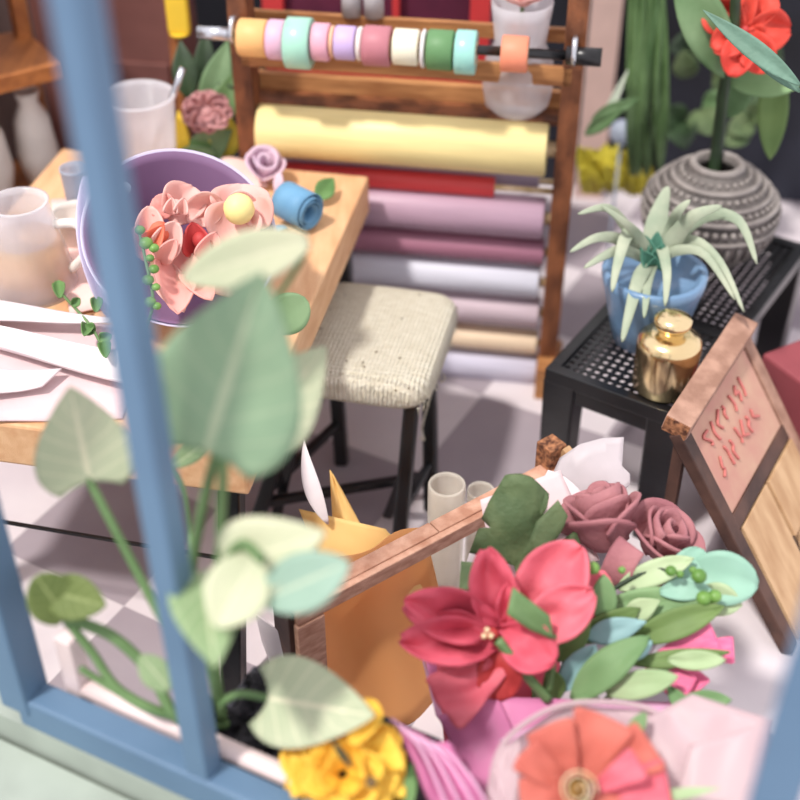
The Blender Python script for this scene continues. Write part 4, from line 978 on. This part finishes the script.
lf((628, 740, 2.44), (646, 712, 2.44), 16, 'euc_green', co, 'leaf', 'oval')

# folded magenta paper between the yellow flower and the coral bouquet
fq = at(470, 830, 2.34)
fp = thing('folded_paper', 'pleated pink wrapping paper with pale edges between yellow flower and coral bouquet', 'wrapping paper', V((fq.x, fq.y, 0)))
quadpatch('sheet', [(392, 720, 2.40), (432, 740, 2.40), (505, 860, 2.34), (455, 860, 2.34)], 'pink_sheet', fp, bulge=.04, ruff=.03)
quadpatch('sheet', [(424, 742, 2.385), (450, 742, 2.39), (520, 860, 2.33), (480, 860, 2.33)], 'magenta_wrap', fp, bulge=.03, ruff=.03, seed=3)
for q_ in range(4):
    b = B(); tube(b, [at(470 + 14 * q_, 860, 2.315), at(440 + 13 * q_, 790, 2.33), at(418 + 9 * q_, 745 + q_ * 2, 2.36), at(391 + 6 * q_, 719 + 6 * q_, 2.385)], .0035, seg=6); obj('pale_edge', b, 'lilac_wrap', fp)
q_ = V((fq.x, fq.y, 0)); b = B(); beam(b, q_, at(475, 850, 2.36), .03, .03, up=V((0, 1, 0))); obj('stem', b, 'stem_dark', fp)

# ================================================================= PLANTER WITH SOIL, YELLOW FLOWER, VINE
s0 = linepar(214, 742)[0] - .10; TRL = .42
tr = thing('planter_trough', 'dark planter trough of soil just inside the blue window', 'planter', WP(s0 + TRL / 2, .23, 0), math.atan2(dr.y, dr.x))
bm = B(); 
for (a0, n0, a1, n1) in ((s0, .14, s0 + TRL, .14), (s0, .33, s0 + TRL, .33), (s0, .14, s0, .33), (s0 + TRL, .14, s0 + TRL, .33)):
    beam(bm, WP(a0, n0, .29), WP(a1, n1, .29), .015, .58)
obj('wall', bm, 'trough', tr, smooth=False)
bm = B()
def soil(a, b_): return WP(s0 + TRL * a, .145 + .18 * b_, .585 + .028 * noise.noise(V((a * 22, b_ * 8, 1))) + .012 * noise.noise(V((a * 70, b_ * 24, 4))))
patch(bm, None, 70, 26, soil); tag(obj('soil', bm, 'soil', smooth=False), 'crumbly black soil filling the trough by the window', 'soil', kind='stuff')
yf = thing('yellow_flower', 'bright yellow many-petalled flower growing from the window trough', 'flower', at(345, 800, 2.42))
b = B(); tube(b, [at(350, 830, 2.45), at(350, 790, 2.4), at(352, 770, 2.36)], .01); obj('stem', b, 'stem_green', yf)
yc_ = disc(371, 782, 2.27, 6, 'speck', yf); rnd = random.Random(4)
for ring, (rad, nn, w) in enumerate(((70, 9, 48), (60, 7, 42), (42, 6, 36), (24, 4, 26))):
    for k in range(nn):
        a = 2 * math.pi * k / nn + ring * .4; cx, cyy = 343, 774
        lf((cx + 6 * math.cos(a), cyy + 5 * math.sin(a), 2.37 - ring * .02), (cx + rad * math.cos(a) * rnd.uniform(.85, 1.08), cyy + rad * .92 * math.sin(a), 2.36 - ring * .03), w, 'yellow_petal', yc_, 'petal', 'wedge' if k % 3 == 0 else 'petal', cup=.4, ruff=.10, seed=k + ring * 10)
lf((352, 745, 2.28), (374, 700, 2.34), 30, 'yellow_petal', yc_, 'petal', 'petal', cup=.8)
lf((408, 810, 2.34), (412, 762, 2.36), 14, 'green_leaf', yf, 'leaf', 'lance')
lf((352, 768, 2.26), (330, 738, 2.26), 7, 'stem_dark', yf, 'leaf', 'lance')

vb = WP(s0 + .12, .2, .57)
vn = thing('vine_plant', 'pale heart-leaved trailing plant growing from the trough through the window', 'plant', vb)
def vst(pts, r=.009, r1=None, m='stem_green'):
    b = B(); tube(b, [at(*p) for p in pts], r, r1=r1); return obj('stem', b, m, vn)
t0 = (vb - V((0, 0, H))).dot(CAMDIR)
vst([(222, 722, t0), (190, 670, 2.38), (150, 596, 2.36), (110, 520, 2.34), (86, 474, 2.32)], .010, .008)
vst([(222, 722, t0), (196, 700, 2.4), (190, 600, 2.35), (200, 520, 2.2), (216, 455, 2.05)], .009)
vst([(224, 722, t0), (214, 640, 2.36), (220, 540, 2.2), (224, 448, 2.0)], .009)
vst([(226, 724, t0), (180, 720, 2.42), (150, 672, 2.4), (112, 636, 2.38), (66, 618, 2.36)], .011)
vst([(226, 724, t0), (170, 715, 2.42), (120, 690, 2.4), (92, 652, 2.38), (66, 620, 2.36)], .009)
vst([(226, 724, t0), (160, 714, 2.42), (115, 690, 2.4), (80, 668, 2.38)], .007)
vst([(222, 722, t0), (222, 704, 2.42), (240, 694, 2.40), (276, 700, 2.36)], .009, .007)
vst([(222, 722, t0), (212, 660, 2.3), (214, 590, 2.15), (240, 545, 2.05), (262, 560, 2.0)], .009)
vst([(222, 720, t0), (205, 640, 2.25), (190, 590, 2.1)], .008)
# leaves: big deep one first
lf((206, 452, 2.0), (262, 272, 1.84), 168, 'vine_deep', vn, 'leaf', 'heart', lobe=.05, fold=.12, ruff=.03, n=20, m=12, solid=.003)
lf((308, 240, 2.1), (180, 280, 2.0), 56, 'vine_cream', vn, 'leaf', 'oval', fold=.15, n=18)
lf((252, 440, 2.28), (326, 346, 2.24), 84, 'vine_pale', vn, 'leaf', 'heart', fold=.15, n=18, solid=.003)
lf((90, 482, 2.32), (70, 386, 2.26), 100, 'vine_pale', vn, 'leaf', 'heart', lobe=.08, fold=.15, n=20, m=12, solid=.003)
lf((272, 326, 3.0), (307, 300, 2.98), 42, 'leaf_back', vn, 'leaf', 'round', fold=.1)
lf((172, 466, 2.6), (214, 438, 2.56), 20, 'vine_mid', vn, 'leaf', 'oval', fold=.2)
lf((226, 566, 2.08), (326, 532, 2.02), 82, 'vine_cream', vn, 'leaf', 'heart', fold=.2, n=18)
lf((262, 600, 2.05), (350, 562, 2.0), 60, 'vine_mint', vn, 'leaf', 'oval', fold=.2, n=18)
lf((256, 556, 2.06), (216, 628, 2.0), 66, 'vine_cream', vn, 'leaf', 'oval', fold=.2, n=18)
lf((202, 572, 2.1), (216, 668, 2.0), 74, 'vine_mid', vn, 'leaf', 'heart', fold=.15, n=18)
lf((66, 618, 2.34), (36, 576, 2.3), 50, 'vine_olive', vn, 'leaf', 'round', fold=.2)
lf((44, 590, 2.34), (106, 606, 2.3), 46, 'vine_olive', vn, 'leaf', 'oval', fold=.25)
lf((170, 690, 2.3), (140, 655, 2.28), 30, 'vine_mid', vn, 'leaf', 'oval')
lf((268, 698, 2.36), (375, 716, 2.26), 92, 'vine_pale', vn, 'leaf', 'heart', lobe=.12, fold=.12, n=22, m=12, solid=.003)
b = B(); tube(b, [at(272, 328, 3.0), at(262, 350, 2.9), at(250, 400, 2.6), at(235, 460, 2.3)], .005); obj('stem', b, 'stem_green', vn)
b = B(); tube(b, [at(308, 242, 2.1), at(300, 262, 2.12), at(262, 330, 2.2), at(236, 440, 2.2)], .005); obj('stem', b, 'stem_green', vn)
b = B(); tube(b, [at(172, 466, 2.6), at(186, 500, 2.55), at(196, 600, 2.45)], .005); obj('stem', b, 'stem_green', vn)

# ================================================================= LIGHT
w = bpy.data.worlds.new('sky'); bpy.context.scene.world = w; w.use_nodes = True
bg = w.node_tree.nodes['Background']; bg.inputs[0].default_value = (.97, .93, .98, 1); bg.inputs[1].default_value = 1.0
sd = bpy.data.lights.new('sun', 'SUN'); sd.energy = 2.9; sd.angle = R(5); sd.color = (1, .955, .9)
so = bpy.data.objects.new('sun', sd); C.objects.link(so)
so.rotation_euler = V((.42, .34, -1)).to_track_quat('-Z', 'Y').to_euler()

cam = bpy.data.cameras.new('camera'); co_ = bpy.data.objects.new('camera', cam); C.objects.link(co_)
co_.location = (0, 0, H); co_.rotation_euler = (math.pi / 2 - PITCH, 0, 0)
cam.sensor_width = 36; cam.sensor_height = 36; cam.lens = F / 800 * 36; cam.clip_start = .05
cam.dof.use_dof = True; cam.dof.focus_distance = 3.1; cam.dof.aperture_fstop = 1.0
s = bpy.context.scene; s.camera = co_
s.view_settings.view_transform = 'Standard'; s.view_settings.look = 'None'; s.view_settings.gamma = 1; s.view_settings.use_curve_mapping = False
s.view_settings.exposure = .34
